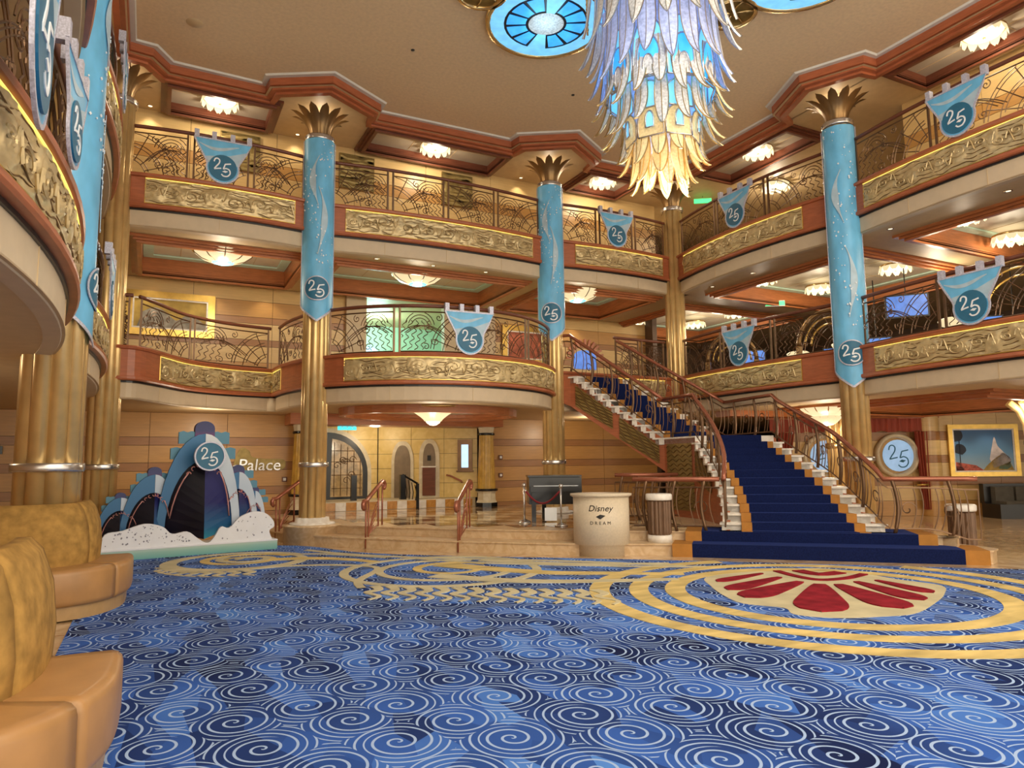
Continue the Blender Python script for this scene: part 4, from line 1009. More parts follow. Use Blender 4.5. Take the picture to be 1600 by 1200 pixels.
# stringers and skirts
def skirt(pts, ztop, zbot, m='red_wood', name='stringer', t=.05):
    k = MB(); pn = with_normals(pts)
    vs = []
    for i, (p, n) in enumerate(pn):
        zt_, zb_ = ztop[i], zbot[i]; vs += [(p[0],p[1],zb_),(p[0],p[1],zt_),(p[0]-n[0]*t,p[1]-n[1]*t,zt_),(p[0]-n[0]*t,p[1]-n[1]*t,zb_)]
    fs = [(4*i+a, 4*i+(a+1)%4, 4*i+4+(a+1)%4, 4*i+4+a) for i in range(len(pn)-1) for a in range(4)]+[(0,1,2,3),tuple(4*(len(pn)-1)+a for a in (3,2,1,0))]
    k.add(vs, fs); return sl(k).build(name, m, stair)
Nt2 = (4.86,.05)
skirt([Nt2,Nt,Nb], [Z4-.03,Z4-RU*.9,ZL-.03], [Z4-.62,Z4-.72,ZL-.62]); skirt([Ft,Fb], [Z4-RU,ZL-.03], [Z4-.72,ZL-.62])
skirt([Nb,LA], [ZL-.03]*2, [PLAT]*2); skirt([Fb,LB], [ZL-.03]*2, [PLAT]*2)
skirt(le, [ZL-i*RL-.1 for i in range(13)], [PLAT]*13); skirt(re, [ZL-i*RL-.1 for i in range(13)], [PLAT]*13)
def wave_panel(a, b, z00, z01, z10, z11, off=.015):
    d = (b[0]-a[0], b[1]-a[1]); l = math.hypot(*d); n = (d[1]/l, -d[0]/l)
    if n[0]*(-1)+n[1]*(-1) < 0: n = (-n[0], -n[1])
    def Pq(s, t, o): p = lerp(a,b,s); zb_ = z00+(z10-z00)*s; zt_ = z01+(z11-z01)*s; return (p[0]+n[0]*o, p[1]+n[1]*o, zb_+(zt_-zb_)*t)
    g = MB().grid(lambda s,t: Pq(s,t,off), 8, 2); pan = sl(g).build('relief_panel','plaque',stair)
    wv = MB()
    for k in range(7):
        wv.tube([Pq(i/24, (k+.7)/7.4+.04*math.sin(i*.9+k), off+.006) for i in range(25)], .009, 4)
    sl(wv).build('wave_relief','capital',pan)
for s0, s1 in ((.06,.47),(.54,.95)):
    a, b = lerp(Nt,Nb,s0), lerp(Nt,Nb,s1); za, zb_ = Z4-s0*(Z4-ZL), Z4-s1*(Z4-ZL); wave_panel(a, b, za-.64, za-.22, zb_-.55, zb_-.22)
wave_panel(lerp(Nb,LA,.1), lerp(Nb,LA,.9), 1.0, ZL-.12, 1.0, ZL-.12)
wave_panel(le[0], le[4], .95, ZL-.2, .75, ZL-4*RL-.2)
wave_panel(lerp(Nb,LA,.05), lerp(Nb,LA,.95), .42, .92, .42, .92)
# stair railings
def stair_rail(pts, base, label, npost, H=.72, seed=1, cat='railing', rm='copper', curl=False):
    o = base[0]
    def lo(p): return (p[0]-o[0], p[1]-o[1], p[2]-o[2])
    root = MB().tube([lo(p) for p in pts], .034, 9).build('stair_railing',rm,stair,(o[0]-SO[0],o[1]-SO[1],o[2]-SO[2]))
    # path length param
    c = [0]
    for a, b in zip(base, base[1:]): c.append(c[-1]+math.dist(a,b))
    L = c[-1]
    def at(d, h, pts_=None):
        d = max(0, min(L, d))
        for i in range(len(c)-1):
            if d <= c[i+1]+1e-9:
                t = (d-c[i])/((c[i+1]-c[i]) or 1); b_ = lerp(base[i],base[i+1],t); r_ = lerp(pts[i],pts[i+1],t); return lerp(b_, r_, h)
        return lerp(base[-1], pts[-1], h)
    for k in range(npost):
        d = L*(k+.5)/npost; v = [lo(at(d+.05*math.sin(PI*h)*1.2, h)) for h in [i/8 for i in range(9)]]
        MB().tube(v, .024, 6).build('post','rail_bronze',root)
    g = MB()
    for h in (.10,.84): g.tube([lo(at(L*i/40,h)) for i in range(41)], .012, 4)
    nb = int(L/.13)
    for k in range(nb):
        d = L*(k+.5)/nb; g.tube([lo(at(d+.10*math.sin(PI*h*.9)+(.03 if k%2 else -.02), h)) for h in [.1+.74*i/7 for i in range(8)]], .0085, 4, cap=False)
    rs = random.Random(seed)
    for k in range(int(L/.5)):
        d = .25+k*.5
        g.tube([lo(at(d+.11*(1-t*.9)*math.cos(7*t), .45+.16*(1-t*.9)*math.sin(7*t))) for t in [i/14 for i in range(15)]], .0085, 4, cap=False)
    g.build('grille','rail_bronze',root)
    return root
RH = .72
def up_(p, z, h=RH): return (p[0],p[1],z+h)
n1 = [lerp(Nt,Nb,i/8) for i in range(9)]; zn = [Z4-(Z4-ZL)*i/8 for i in range(9)]
stair_rail([up_(Nt2,Z4)]+[up_(p,z) for p,z in zip(n1,zn)], [(*Nt2,Z4)]+[(*p,z) for p,z in zip(n1,zn)], 'copper topped railing down the near side of the upper stair flight', 5, seed=1)
f1_ = [lerp(Ft,Fb,i/8) for i in range(9)]
stair_rail([up_(p,z) for p,z in zip(f1_,zn)], [(*p,z) for p,z in zip(f1_,zn)], 'copper topped railing on the far side of the upper stair flight', 4, seed=2)
lb = [(Nb[0],Nb[1],ZL),(LA[0],LA[1],ZL)]+[(p[0],p[1],ZL-(i+1)*RL) for i, p in enumerate(le[1:])]
stair_rail([up_(p,p[2]) for p in lb], lb, 'copper topped railing curving down the left side of the lower flight', 7, seed=3)
rb = [(Fb[0],Fb[1],ZL),(LB[0],LB[1],ZL)]+[(p[0],p[1],ZL-(i+1)*RL) for i, p in enumerate(re[1:])]+[(6.5,-6.12,PLAT),(6.72,-6.32,PLAT),(6.95,-6.6,STEP),(7.04,-6.72,STEP)]
stair_rail([up_(p,max(p[2],PLAT)) for p in rb], rb, 'copper topped railing sweeping down the right side of the lower flight', 9, seed=4)
pb = [(4.68,-4.58,PLAT),(4.45,-4.3,PLAT),(4.1,-3.98,PLAT),(3.82,-3.72,PLAT)]
stair_rail([up_(p,PLAT,.73) for p in pb], pb, 'short copper topped railing on the platform beside the stone pedestal', 3, seed=5)
pb2 = [(5.6,-2.6,PLAT),(4.9,-2.3,PLAT),(4.65,-2.1,PLAT)]
stair_rail([up_(p,PLAT,.76) for p in pb2], pb2, 'copper topped railing on the platform under the upper flight', 4, seed=6)
# small step handrails
def step_rail(p0, p1, label):
    root = thing('step_handrail', label, 'handrail', (p0[0],p0[1],0)); d = (p1[0]-p0[0], p1[1]-p0[1])
    def q(t, z): return (d[0]*t, d[1]*t, z)
    def hz(t): return .72+.29*t
    hr = [q(-.10,.60),q(-.16,.63),q(-.17,.68),q(-.12,.72)]+[q(t, hz(t)) for t in (0,.25,.5,.75,1.)]+[q(1.1,1.0),q(1.16,.96),q(1.14,.91),q(1.08,.89)]
    MB().tube(hr, .034, 8).build('handrail','copper',root)
    for t, zb_ in ((0,0),(.15,.0),(.75,STEP),(1.0,PLAT)): MB().tube([q(t,zb_+.002), q(t,hz(t))], .014, 6).build('post','copper',root)
    g = MB()
    for k in range(6):
        a = .62-.09*k; g.tube([q(.15+.6*s*1.0, .20+.13*s+(hz(.15)-.18-.075*k-.20)*math.sin(s*PI/2*.9+.05) ) for s in [i/8*(1-.12*k) for i in range(9)]], .008, 4, cap=False)
    g.tube([q(.15,.20), q(.75,.33)], .01, 4); g.build('grille','copper',root)
    return root
step_rail((.56,-1.26),(.98,-.72),'copper handrail on the platform steps right of the bannered column')
step_rail((1.6,-2.46),(2.03,-1.9),'copper handrail on the platform steps nearer the stone pedestal')
step_rail((-.50,.55),(-.05,.85),'copper handrail on the platform steps beside the ship bow display')
# ------------------------------------------------------------------ pedestal (bare) with inscription
ped = thing('stone_pedestal','cream stone pedestal with dark ship line inscription at the steps','pedestal',(3.22,-3.78,0), math.radians(-36))
MB().lathe([(0,0),(.33,0),(.33,.14),(.39,.16),(.39,.80),(0,.80)],36,sy=.8).build('drum','pedestal',ped); MB().lathe([(0,.80),(.39,.80),(.43,.82),(.43,.85),(0,.85)],36,sy=.8).build('top_slab','pedestal',ped)
def wraped(v): 
    a = v[0]/.39; return (.395*math.sin(a), -.8*.395*math.cos(a)-.0-v[1]*0, v[2])
def word(s, size, z, shear, nm):
    v, f_ = text_geo(s, size, shear); m = MB().add([(x*1.05, 0, y+z) for x,y,_ in v], f_); m.xform(wraped).build(nm,'black',ped)
word('Disney', .115, .62, .25, 'lettering'); word('D R E A M', .062, .44, 0, 'lettering')
xz(MB(), [(-.06,.545),(0,.575),(.07,.56),(.0,.51)], 0, 0.001).xform(wraped).build('ship_emblem','black',ped)
# ------------------------------------------------------------------ piano, stanchions, bins
pn_ = thing('piano','black lacquered piano behind the rope and stanchions','piano',(3.82,-1.45,PLAT), math.radians(-25)); pn_.scale = (.72,.72,1.18)
MB().prism([(-.62,-.42),(.62,-.42),(.62,.1),(.5,.35),(.2,.55),(-.2,.7),(-.62,.7)], .24, .62).build('case','blackgloss',pn_)
MB().prism([(-.64,-.30),(.64,-.30),(.64,.12),(.5,.37),(.2,.57),(-.2,.72),(-.64,.72)], .625, .65).build('lid','blackgloss',pn_)
MB().box(-.60,.60,-.60,-.40,.42,.50).build('keyboard','blackgloss',pn_)
MB().box(-.52,.52,-.585,-.45,.50,.508).build('white_keys','white',pn_)
for x, y in ((-.52,-.48),(.52,-.48),(-.2,.55)): MB().box(x-.05,x+.05,y-.05,y+.05,.006,.41).build('leg','blackgloss',pn_)
MB().box(-.28,.0,-.66,-.64,.02,.20).build('notice_board','white',pn_)
def stanchion(p, l):
    s = thing('rope_stanchion', l, 'stanchion', (*p,PLAT+.006), 0, 'chrome rope stanchions')
    MB().lathe([(0,.0),(.10,.0),(.105,.012),(.06,.03),(.02,.05),(.0,.05)],20).build('base','silver',s); MB().tube([(0,0,.03),(0,0,.60)],.014,10).build('pole','silver',s); MB().lathe([(0,.58),(.02,.585),(.03,.61),(.025,.635),(0,.65)],14).build('ball','silver',s)
    return s
S1, S2, S3 = (3.02,-1.85), (3.26,-2.62), (3.16,-1.6)
stanchion(S1,'chrome rope stanchion at the left of the piano, nearer one'); stanchion(S2,'chrome rope stanchion beside the stone pedestal'); stanchion(S3,'chrome rope stanchion at the left of the piano, farther one')
for (a, b, l) in ((S1,S2,'dark red velvet rope in front of the piano'),):
    r_ = thing('velvet_rope', l, 'rope', (*a,PLAT)); MB().tube([((b[0]-a[0])*t, (b[1]-a[1])*t, .56-.22*math.sin(PI*t)) for t in [.03+.94*i/14 for i in range(15)]], .016, 7).build('rope','rope',r_)
    MB().tube([((b[0]-a[0])*t, (b[1]-a[1])*t, .56-.22*math.sin(PI*t)) for t in (.02,.06)], .02, 7).build('rope_hook','silver',r_)
def litter_bin(p, l):
    b = thing('litter_bin', l, 'bin', p, 0, 'fluted litter bins')
    MB().lathe([(0,0),(.17,0),(.17,.10),(0,.10)],24).build('white_base','marble_white',b)
    MB().lathe([(.145,.10),(.165,.13),(.165,.56),(.15,.58)],48,flute=lambda a: 1-.09*(1 if int(a/(2*PI)*48+.5)%3 == 0 else 0), smooth=False).build('fluted_body','brown_flute',b)
    MB().lathe([(.0,.58),(.18,.58),(.185,.60),(.185,.655),(.17,.67),(0,.67)],24).build('white_cap','marble_white',b)
litter_bin((3.97,-4.12,STEP), 'fluted bronze litter bin behind the short railing beside the pedestal')
litter_bin((7.34,-6.3,0), 'fluted bronze litter bin at the right foot of the stairs')
# ------------------------------------------------------------------ ship bow display
px_ = thing('ship_bow_display','blue cut-out display of stacked ship bows with 25 badge and white foam','display',(-1.76,-.5,.012), math.radians(8.6))
MB().box(-1.40,1.07,-.32,.22,0,.13).build('base_board','p_base',px_); MB().box(-1.40,1.07,-.33,.23,.13,.15).build('base_top','p_foam',px_)
def bd(poly, y0, y1, m, nm, par=None): return xz(MB(), poly, y0, y1).build(nm, m, par or px_)
def ogive(cx, ax, az, lx, rx, zb_, n=10):
    L_ = [(lx+(ax-lx)*(1-(1-t)**2)**.5*0+(ax-lx)*t**1.6, zb_+(az-zb_)*(1-(1-t)**1.9)) for t in [i/n for i in range(n+1)]]
    R_ = [(rx+(ax-rx)*t**1.6, zb_+(az-zb_)*(1-(1-t)**1.9)) for t in [i/n for i in range(n+1)]]
    return L_, R_
def bow(cx, ax, az, lx, rx, zb_, y, s, zin, tur=True):
    L_, R_ = ogive(cx, ax, az, lx, rx, zb_)
    iL, iR = ogive(cx, ax, zin, lx+.11*s, rx-.11*s, zb_)
    bd(L_+[(ax,az-.02)]+[(ax,zin)]+iL[::-1], y, y+.06, 'p_blue', 'blue_sail'); bd(R_+[(ax,zin)]+iR[::-1], y-.01, y+.05, 'p_white', 'white_sail')
    fx = ax-.03*s; rd = y-.26*s
    hz_ = zb_-.12*s
    dk = MB(); n = len(iL)
    for edge, m, nm in ((iL,'p_dark','hull_side'),(iR,'p_navy','hull_side')):
        v = []; 
        for i, (x, z) in enumerate(edge): t = i/(n-1); v += [(x,y+.02,z),(fx+(ax-fx)*t, rd+(y-rd)*t*.9+.0, hz_+(zin-hz_)*t)]
        MB().add(v, [(2*i,2*i+1,2*i+3,2*i+2) for i in range(n-1)]).build(nm, m, px_)
    for edge, sg in ((iL,1),(iR,-1)):
        q = MB(); pts = [(x+sg*.045*s, z) for x, z in edge[1:7]]; q.tube([(x, y-.035-.02*i, z) for i,(x,z) in enumerate(pts)], .011*s, 5)
        for i in range(5): x, z = edge[6+min(i,3)][0]+sg*.05*s, edge[6+min(i,3)][1]-.02; q.tube([(x+.03*s*math.cos(a), y-.12, z+.03*s*math.sin(a)) for a in [k*.7+i for k in range(6)]], .008*s, 4)
        q.build('rose_line','p_rose',px_)
    if tur:
        w = .14*s; h = .22*s; tz = az-.05
        bd([(ax-w,tz-.08*s),(ax+w,tz-.08*s),(ax+w,tz+h*.6)]+[(ax+w*math.cos(a), tz+h*.6+h*.5*math.sin(a)) for a in [PI*i/10 for i in range(11)]]+[(ax-w,tz+h*.6)], y+.05, y+.16, ramp_mat('turret_%d' % int(az*100), [(0,(.30,.02,.10)),(.3,(.12,.02,.14)),(.55,(.025,.03,.14)),(1,(.02,.025,.12))], z0=tz-.06*s, z1=tz+h), 'turret')
        for k, (ww, zz, hh) in enumerate(((.36,-.15,.17),(.46,-.38,.16))):
            sc_ = [(ax-ww*s, az+zz*s)]+[(ax+(-ww+2*ww*i/12)*s, az+(zz+hh+.02*(i%2))*s) for i in range(13)]+[(ax+ww*s, az+zz*s)]
            bd(sc_, y+.07+.02*k, y+.12+.03*k, 'p_teal', 'teal_deck')
bow(0, .03, 1.76, -.60, .56, .34, -.08, 1.0, 1.36)
bow(0, -.62, 1.16, -1.06, -.30, .26, .00, .66, .90)
bow(0, -1.04, .84, -1.36, -.72, .2, .06, .5, .66)
bow(0, .56, 1.18, .20, .86, .30, .02, .66, .92)
bow(0, .83, .88, .55, 1.0, .28, .08, .5, .70)
foam = smooth_poly([(-1.32,.14),(-1.26,.36),(-1.05,.40),(-.78,.48),(-.55,.43),(-.42,.32),(-.22,.34),(-.08,.24),(.05,.16),(.14,.22),(.24,.38),(.36,.36),(.5,.50),(.7,.58),(.88,.55),(1.0,.44),(1.02,.34),(.95,.28),(1.0,.14)], 4)
bd(foam, -.30, -.25, 'p_foam', 'foam_board')
dt = MB(); rs = random.Random(4)
for k in range(110):
    x = rs.uniform(-1.25,.98); top = max([z for (xx,z) in foam if abs(xx-x) < .06] or [.2]); z = rs.uniform(.2, max(.22, top-.03)); q = rs.choice((.006,.008,.012))
    if abs(x-.05) < .2: continue
    xz(dt, [(x-q,z),(x,z-q*1.2),(x+q,z),(x,z+q*1.2)], -.305,-.30)
dt.build('star_print','p_dot',px_)['kind'] = 'stuff'
disc(MB(), (.03,1.42), .20, -.40, -.34).build('badge','badge',px_); num25(MB(), (.03,1.42), .215, -.412,-.40,.085).build('numerals','white',px_)['label'] = 'number 25 in thin white strokes'; ringxz(MB(), (.03,1.42), .205, .02, -.41,-.35).build('badge_rim','trim_lilac',px_)
MB().tube([(.03,-.34,1.42),(.03,-.06,1.46)], .05, 8).build('badge_bracket','p_dark',px_)
# ------------------------------------------------------------------ sofas
def cushion_prof(d0, d1, z0, z1, r=.05): 
    out = []
    for cx, cz, a0 in ((d1-r,z0+r,-PI/2),(d1-r,z1-r,0),(d0+r,z1-r,PI/2),(d0+r,z0+r,PI)): out += [(cx+r*math.cos(a0+PI/2*i/3), cz+r*math.sin(a0+PI/2*i/3)) for i in range(4)]
    return out
def sofa(loc, label):
    root = thing('curved_sofa', label, 'sofa', loc, 0, 'tan curved banquettes')
    front = smooth_poly([(-1.9,-.05),(-1.1,-.02),(-.42,.0),(.12,.18),(.38,.62),(.42,1.2)], 8); P = Path(front)
    # front path runs to the right, its right-hand side faces the camera
    L = P.L
    for a, b in ((0.02,.36*L),(.36*L+.015,.74*L),(.74*L+.015,L-.02)):
        sg = P.seg(a, b, .07); m = MB().sweep(sg, cushion_prof(-.58,0,.11,.42,.05), smooth=True); m.build('seat_cushion','leather',root)
    MB().sweep(P.seg(.0,L,.1), [(-.55,0),(-.05,0),(-.05,.11),(-.55,.11)]).build('plinth','plinth',root)
    inner = smooth_poly([(-1.9,.34),(-1.1,.36),(-.42,.36),(-.06,.5),(.06,.85),(.06,1.3)], 8); Q = Path(inner); LQ = Q.L
    for a, b in ((.0,.32*LQ),(.32*LQ+.012,.74*LQ),(.74*LQ+.012,LQ)):
        sg = Q.seg(a, b, .07); m = MB().sweep(sg, [(.06,.38),(.07,.55),(.05,.75),(.0,.90),(-.05,.955),(-.11,.955),(-.15,.90),(-.17,.6),(-.17,.05),(.0,.05)], smooth=True); m.build('back_cushion','suede',root)
    return root
s_ = sofa((-2.98,-5.2,.012), 'tan curved banquette around the left column, farther one')
dup(s_, (-2.95,-9.45,.012), 0, 'tan curved banquette nearest the camera at the lower left')
# ------------------------------------------------------------------ palace entrance
def wall_frame(a, b): 
    d = (b[0]-a[0], b[1]-a[1]); return math.atan2(d[1], d[0]), math.hypot(*d)
AZ = .5
struct(MB().prism([(.5,2.98),(4.3,2.98),(2.4,4.2),(-.4,4.2),(.2,3.0)], PLAT, AZ).build('floor_entrance','stone_light'), 'raised pale stone floor of the palace entrance')
ent = bpy.data.objects['floor_entrance']
for i in range(16): MB().box(.62+i*.225,.84+i*.225,2.955,2.985,PLAT+.01,AZ-.02).build('riser_tile','tile_amber' if i%2 else 'marble_white',ent)
struct(MB().prism([(.2,2.98),(4.5,2.98),(2.4,4.4),(-.6,4.4)], 2.16, 2.3).build('ceiling_entrance','stone_light'), 'pale stone ceiling of the palace entrance')
def stone_wall(name, a, b, label, openings):
    rz, L = wall_frame(a, b); w = MB().box(0,L,.06,.16,0,1.72).build(name,'seam'); w.location = Vector((a[0],a[1],AZ))*K; w.rotation_euler = (0,0,rz); struct(w,label)
    nr = 5; h = 1.70/nr
    for r in range(nr):
        nb = max(2, round(L/.75)); off = 0
        for i in range(nb): MB().box(L*i/nb+.004,L*(i+1)/nb-.004,.03,.07,h*r+.004,h*(r+1)-.004).build('stone_block','stone',w)
    return w, rz, L
w1, rz1, L1 = stone_wall('wall_entrance_door', (-.5,4.15), (2.32,4.15), 'sandstone wall around the arched entrance door', None)
w2, rz2, L2 = stone_wall('wall_entrance_niche', (2.32,4.15), (4.35,2.98), 'sandstone wall with pointed niches right of the entrance door', None)
def arch_poly(cx, hw, zs, za, z0=0, pointed=False, n=10):
    if pointed: 
        r_ = [(cx+hw*math.cos(t*PI/2)**.8 if t < 1 else cx, zs+(za-zs)*math.sin(t*PI/2)**1.1) for t in [i/n for i in range(n+1)]]; l_ = [(2*cx-x, z) for x, z in r_[::-1]]
        return [(cx-hw,z0),(cx+hw,z0)]+r_+l_[1:]
    return [(cx-hw,z0),(cx+hw,z0)]+[(cx+hw*math.cos(t), zs+(za-zs)*math.sin(t)) for t in [PI*i/(2*n) for i in range(2*n+1)]]
# door
dr = thing('door_1','black framed arched glass door of the palace entrance','door',(1.15,4.17,AZ)); struct(dr)
xz(MB(), arch_poly(0,1.02,.62,1.62), -.02, .03).build('stone_surround','stone_light',dr)
xz(MB(), arch_poly(0,.92,.58,1.52), -.06, -.02).build('door_frame','black',dr)
for sg in (-1,1):
    p = [(sg*.06,.06),(sg*.80,.06),(sg*.80,.60)]+[(sg*.80*math.cos(t), .60+.78*math.sin(t)) for t in [PI/2*i/8*.93 for i in range(1,9)]]
    xz(MB(), p, -.075,-.06).build('glass_leaf', mat('door_glass_%d' % sg, (.20,.13,.06), .12, var=.8, scale=5, emit=(.8,.45,.15), es=.08), dr)
    g = MB(); rs = random.Random(sg+5)
    for k in range(5): x = sg*(.14+.15*k); g.tube([(x,-.08,.08),(x,-.08,.60+.70*math.sqrt(max(0,1-(x/.82)**2)))], .008, 4)
    for z in (.25,.55,.85,1.1): g.tube([(sg*.08,-.08,z),(sg*.78*math.sqrt(max(.1,1-max(0,(z-.6)/.8)**2)),-.08,z)], .007, 4)
    for k in range(7): cx, cz = sg*rs.uniform(.2,.65), rs.uniform(.2,1.05); g.tube([(cx+.09*(1-t*.9)*math.cos(8*t),-.082,cz+.09*(1-t*.9)*math.sin(8*t)) for t in [i/14 for i in range(15)]], .007, 4)
    g.build('door_scrollwork','rail_bronze',dr)
MB().box(-.05,.05,-.09,-.06,0,1.46).build('centre_post','black',dr)
def on_wall2(t): p = lerp((2.32,4.15),(4.35,2.98),t); return p
def wthing(name, label, cat, t, z): p = on_wall2(t); return thing(name, label, cat, (p[0]-.004,p[1]-.007,z), rz2)
n1_ = wthing('pointed_niche','tall pointed arch niche in the entrance stone wall','niche',.25,AZ)
xz(MB(), arch_poly(0,.26,.85,1.32,0,True), -.0, .035).build('arch_surround','stone_light',n1_); xz(MB(), arch_poly(0,.19,.82,1.22,0,True), -.012, .0).build('niche_panel','niche',n1_)
n2_ = wthing('pointed_niche','small pointed niche over a dark cabinet in the entrance wall','niche',.52,AZ)
xz(MB(), arch_poly(0,.24,.95,1.36,0,True), -.0, .035).build('arch_surround','stone_light',n2_); xz(MB(), arch_poly(0,.145,.92,1.26,.72,True), -.012,.0).build('niche_panel','niche',n2_)
MB().box(-.15,.15,-.05,.0,.05,.70).build('dark_cabinet','dark_wood',n2_); MB().box(-.18,.18,-.07,.0,.70,.73).build('ledge','marble_white',n2_); MB().box(-.04,.04,-.03,-.012,.86,.98).build('small_panel','black',n2_)
sc1 = wthing('wall_display','upright bronze framed lit blue display on the entrance wall','display screen',.88,AZ+.62)
MB().box(-.17,.17,-.05,.02,0,.72).build('frame','rail_bronze',sc1); MB().box(-.08,.08,-.058,-.05,.07,.60).build('screen','screen_pale',sc1); MB().box(-.2,.2,-.07,.02,-.03,.0).build('ledge','rail_bronze',sc1)
wh = wthing('wall_handrail','short copper handrail on the entrance stone wall','handrail',.78,AZ+.42); MB().tube([(-.2,-.05,.10),(-.1,-.05,.08),(.15,-.05,-.04),(.17,-.05,-.08)],.02,8).build('rail','copper',wh); MB().tube([(0,-.05,.03),(0,.02,.03)],.01,6).build('bracket','copper',wh)
for (x,y,l) in ((1.55,3.35,'left'),(2.6,3.15,'right')):
    gp = thing('black_gate_post', f'black scrollwork handrail gate in the entrance, {l} one','gate',(x,y,PLAT))
    MB().box(-.06,.06,-.05,.05,0,.75).build('post','blackgloss',gp)
    if l == 'right':
        MB().bar((0,0,.75),(.28,-.2,.55),.04,.04).build('handrail','blackgloss',gp); MB().bar((.28,-.2,.0),(.28,-.2,.55),.06,.06).build('end_post','blackgloss',gp)
        g = MB()
        for k in range(4): g.tube([(.05+.06*k,-.03-.045*k,.05),(.08+.06*k,-.06-.045*k,.35),(.05+.06*k,-.03-.045*k,.68-.05*k)],.01,4)
        g.build('grille','blackgloss',gp)
def fluted(p, label):
    r_ = thing('fluted_column', label, 'column', (*p,PLAT), 0, 'yellow fluted palace columns')
    MB().lathe([(0,0),(.26,0),(.26,.10),(0,.10)],8,smooth=False).build('black_foot','blackgloss',r_)
    MB().lathe([(.0,.10),(.25,.10),(.22,.16),(.21,.30),(.24,.36),(0,.36)],8,smooth=False).build('stone_base','stone_light',r_)
    MB().lathe([(.0,.36),(.26,.36),(.26,.41),(0,.41)],24).build('black_band','blackgloss',r_)
    MB().lathe([(.21,.41),(.165,1.62)],64,flute=lambda a: 1-.05*abs(math.sin(10*a)), smooth=False).build('shaft',mat('yellow_stone',(.55,.33,.06),.35,var=.2,scale=5) if 'yellow_stone' not in MT else MT['yellow_stone'],r_)
    MB().lathe([(.19,1.62),(.2,1.64),(.19,1.67)],24).build('black_band','blackgloss',r_)
    MB().lathe([(.17,1.67),(.20,1.85),(.25,1.95)],24,flute=lambda a: 1-.05*abs(math.sin(8*a)), smooth=False).build('capital','stone_light',r_)
    MB().lathe([(0,1.95),(.26,1.95),(.26,2.0),(0,2.0)],24).build('black_top','blackgloss',r_)
fluted((.30,2.62), 'yellow fluted stone column left of the entrance, behind the banner column'); fluted((4.42,2.62), 'yellow fluted stone column right of the entrance')
# Palace sign
sg_ = thing('palace_sign','gold scrolled sign with silver Palace lettering behind the ship bows','sign',(-.46,2.975,1.32))
xz(MB(), smooth_poly([(-.5,-.08),(-.46,.16),(-.36,.32),(-.22,.26),(-.16,.14),(.1,.10),(.42,.09),(.5,-.0),(.42,-.12),(.1,-.12),(-.3,-.13)], 4, True), -.02, .0).build('scroll_plaque','plaque',sg_)
v, f_ = text_geo('Palace', .33, .1); MB().add([(x-.02, -.045-z*.6, y-.13) for x,y,z in v], f_).build('lettering','silver',sg_)
# small wall fittings
for (x,z,l) in ((.02,1.0,'left of the entrance columns'),(4.95,1.0,'right of the entrance columns, lower'),(4.95,1.42,'right of the entrance columns, upper')):
    a_ = thing('wall_switch', 'small square wall fitting '+l, 'wall fitting', (x,2.97,z)); MB().box(-.05,.05,-.02,.0,-.05,.05).build('plate','dark_wood',a_); MB().box(-.028,.028,-.026,-.02,-.028,.028).build('button','white',a_)
es = thing('exit_sign','cyan lit exit sign above the entrance door','sign',(1.35,3.2,2.08)); MB().box(-.20,.20,-.02,.02,-.045,.045).build('sign_face','exit_cyan',es)
for k in (-.11,0,.11): xz(MB(), [(k-.02,.02),(k+.02,.02),(k,-.02)], -.024,-.02).build('arrow','white',es)
es = thing('exit_sign','green lit exit sign on the right lounge ceiling','sign',(10.6,-.35,Z5g-.06), math.radians(-35)); MB().box(-.22,.22,-.02,.02,-.06,.06).build('sign_face','exit',es); xzrib(MB(), [(-.22,-.06),(.22,-.06),(.22,.06),(-.22,.06),(-.22,-.06)], .015, -.026, .0).build('sign_rim','white',es)
es = thing('exit_sign','pale green exit sign over the right top balcony','sign',(9.0,.2,ZS-.12), math.radians(-35)); MB().box(-.2,.2,-.02,.02,-.05,.05).build('sign_face','exit',es); MB().tube([(0,0,.05),(0,0,.12)],.01,5).build('stem','silver',es)
# left sign
ls = thing('direction_sign','small black direction sign with an arrow on the left wall','sign',(-4.98,2.93,1.6)); MB().box(-.22,.22,-.02,.02,-.07,.07).build('board','blackgloss',ls); xz(MB(), [(.08,-.02),(.13,-.02),(.13,-.045),(.18,0),(.13,.045),(.13,.02),(.08,.02)], -.026,-.02).build('arrow','white',ls)
# ------------------------------------------------------------------ pictures and plaques
def picture(name, label, loc, rz, w, h, fm, fw, layers):
    p = thing(name, label, 'picture', loc, rz)
    xz(MB(), [(-w/2,-h/2),(w/2,-h/2),(w/2,h/2),(-w/2,h/2)], -.03, .0).build('canvas', layers[0], p)
    f_ = MB(); f_.box(-w/2-fw,w/2+fw,-.06,0,h/2,h/2+fw).box(-w/2-fw,w/2+fw,-.06,0,-h/2-fw,-h/2).box(-w/2-fw,-w/2,-.06,0,-h/2,h/2).box(w/2,w/2+fw,-.06,0,-h/2,h/2); f_.build('frame',fm,p)
    f2 = MB(); t = .03; f2.box(-w/2,w/2,-.05,-.03,h/2-t,h/2).box(-w/2,w/2,-.05,-.03,-h/2,-h/2+t).box(-w/2,-w/2+t,-.05,-.03,-h/2+t,h/2-t).box(w/2-t,w/2,-.05,-.03,-h/2+t,h/2-t); f2.build('inner_slip','marble_white',p)
    for poly, m in layers[1:]: xz(MB(), poly, -.034, -.03).build('painted_shape', m, p)
    return p
ochre = mat('paint_ochre',(.45,.30,.06),.6,var=.3,scale=3); grey_p = mat('paint_grey',(.30,.27,.22),.6,var=.4,scale=6)
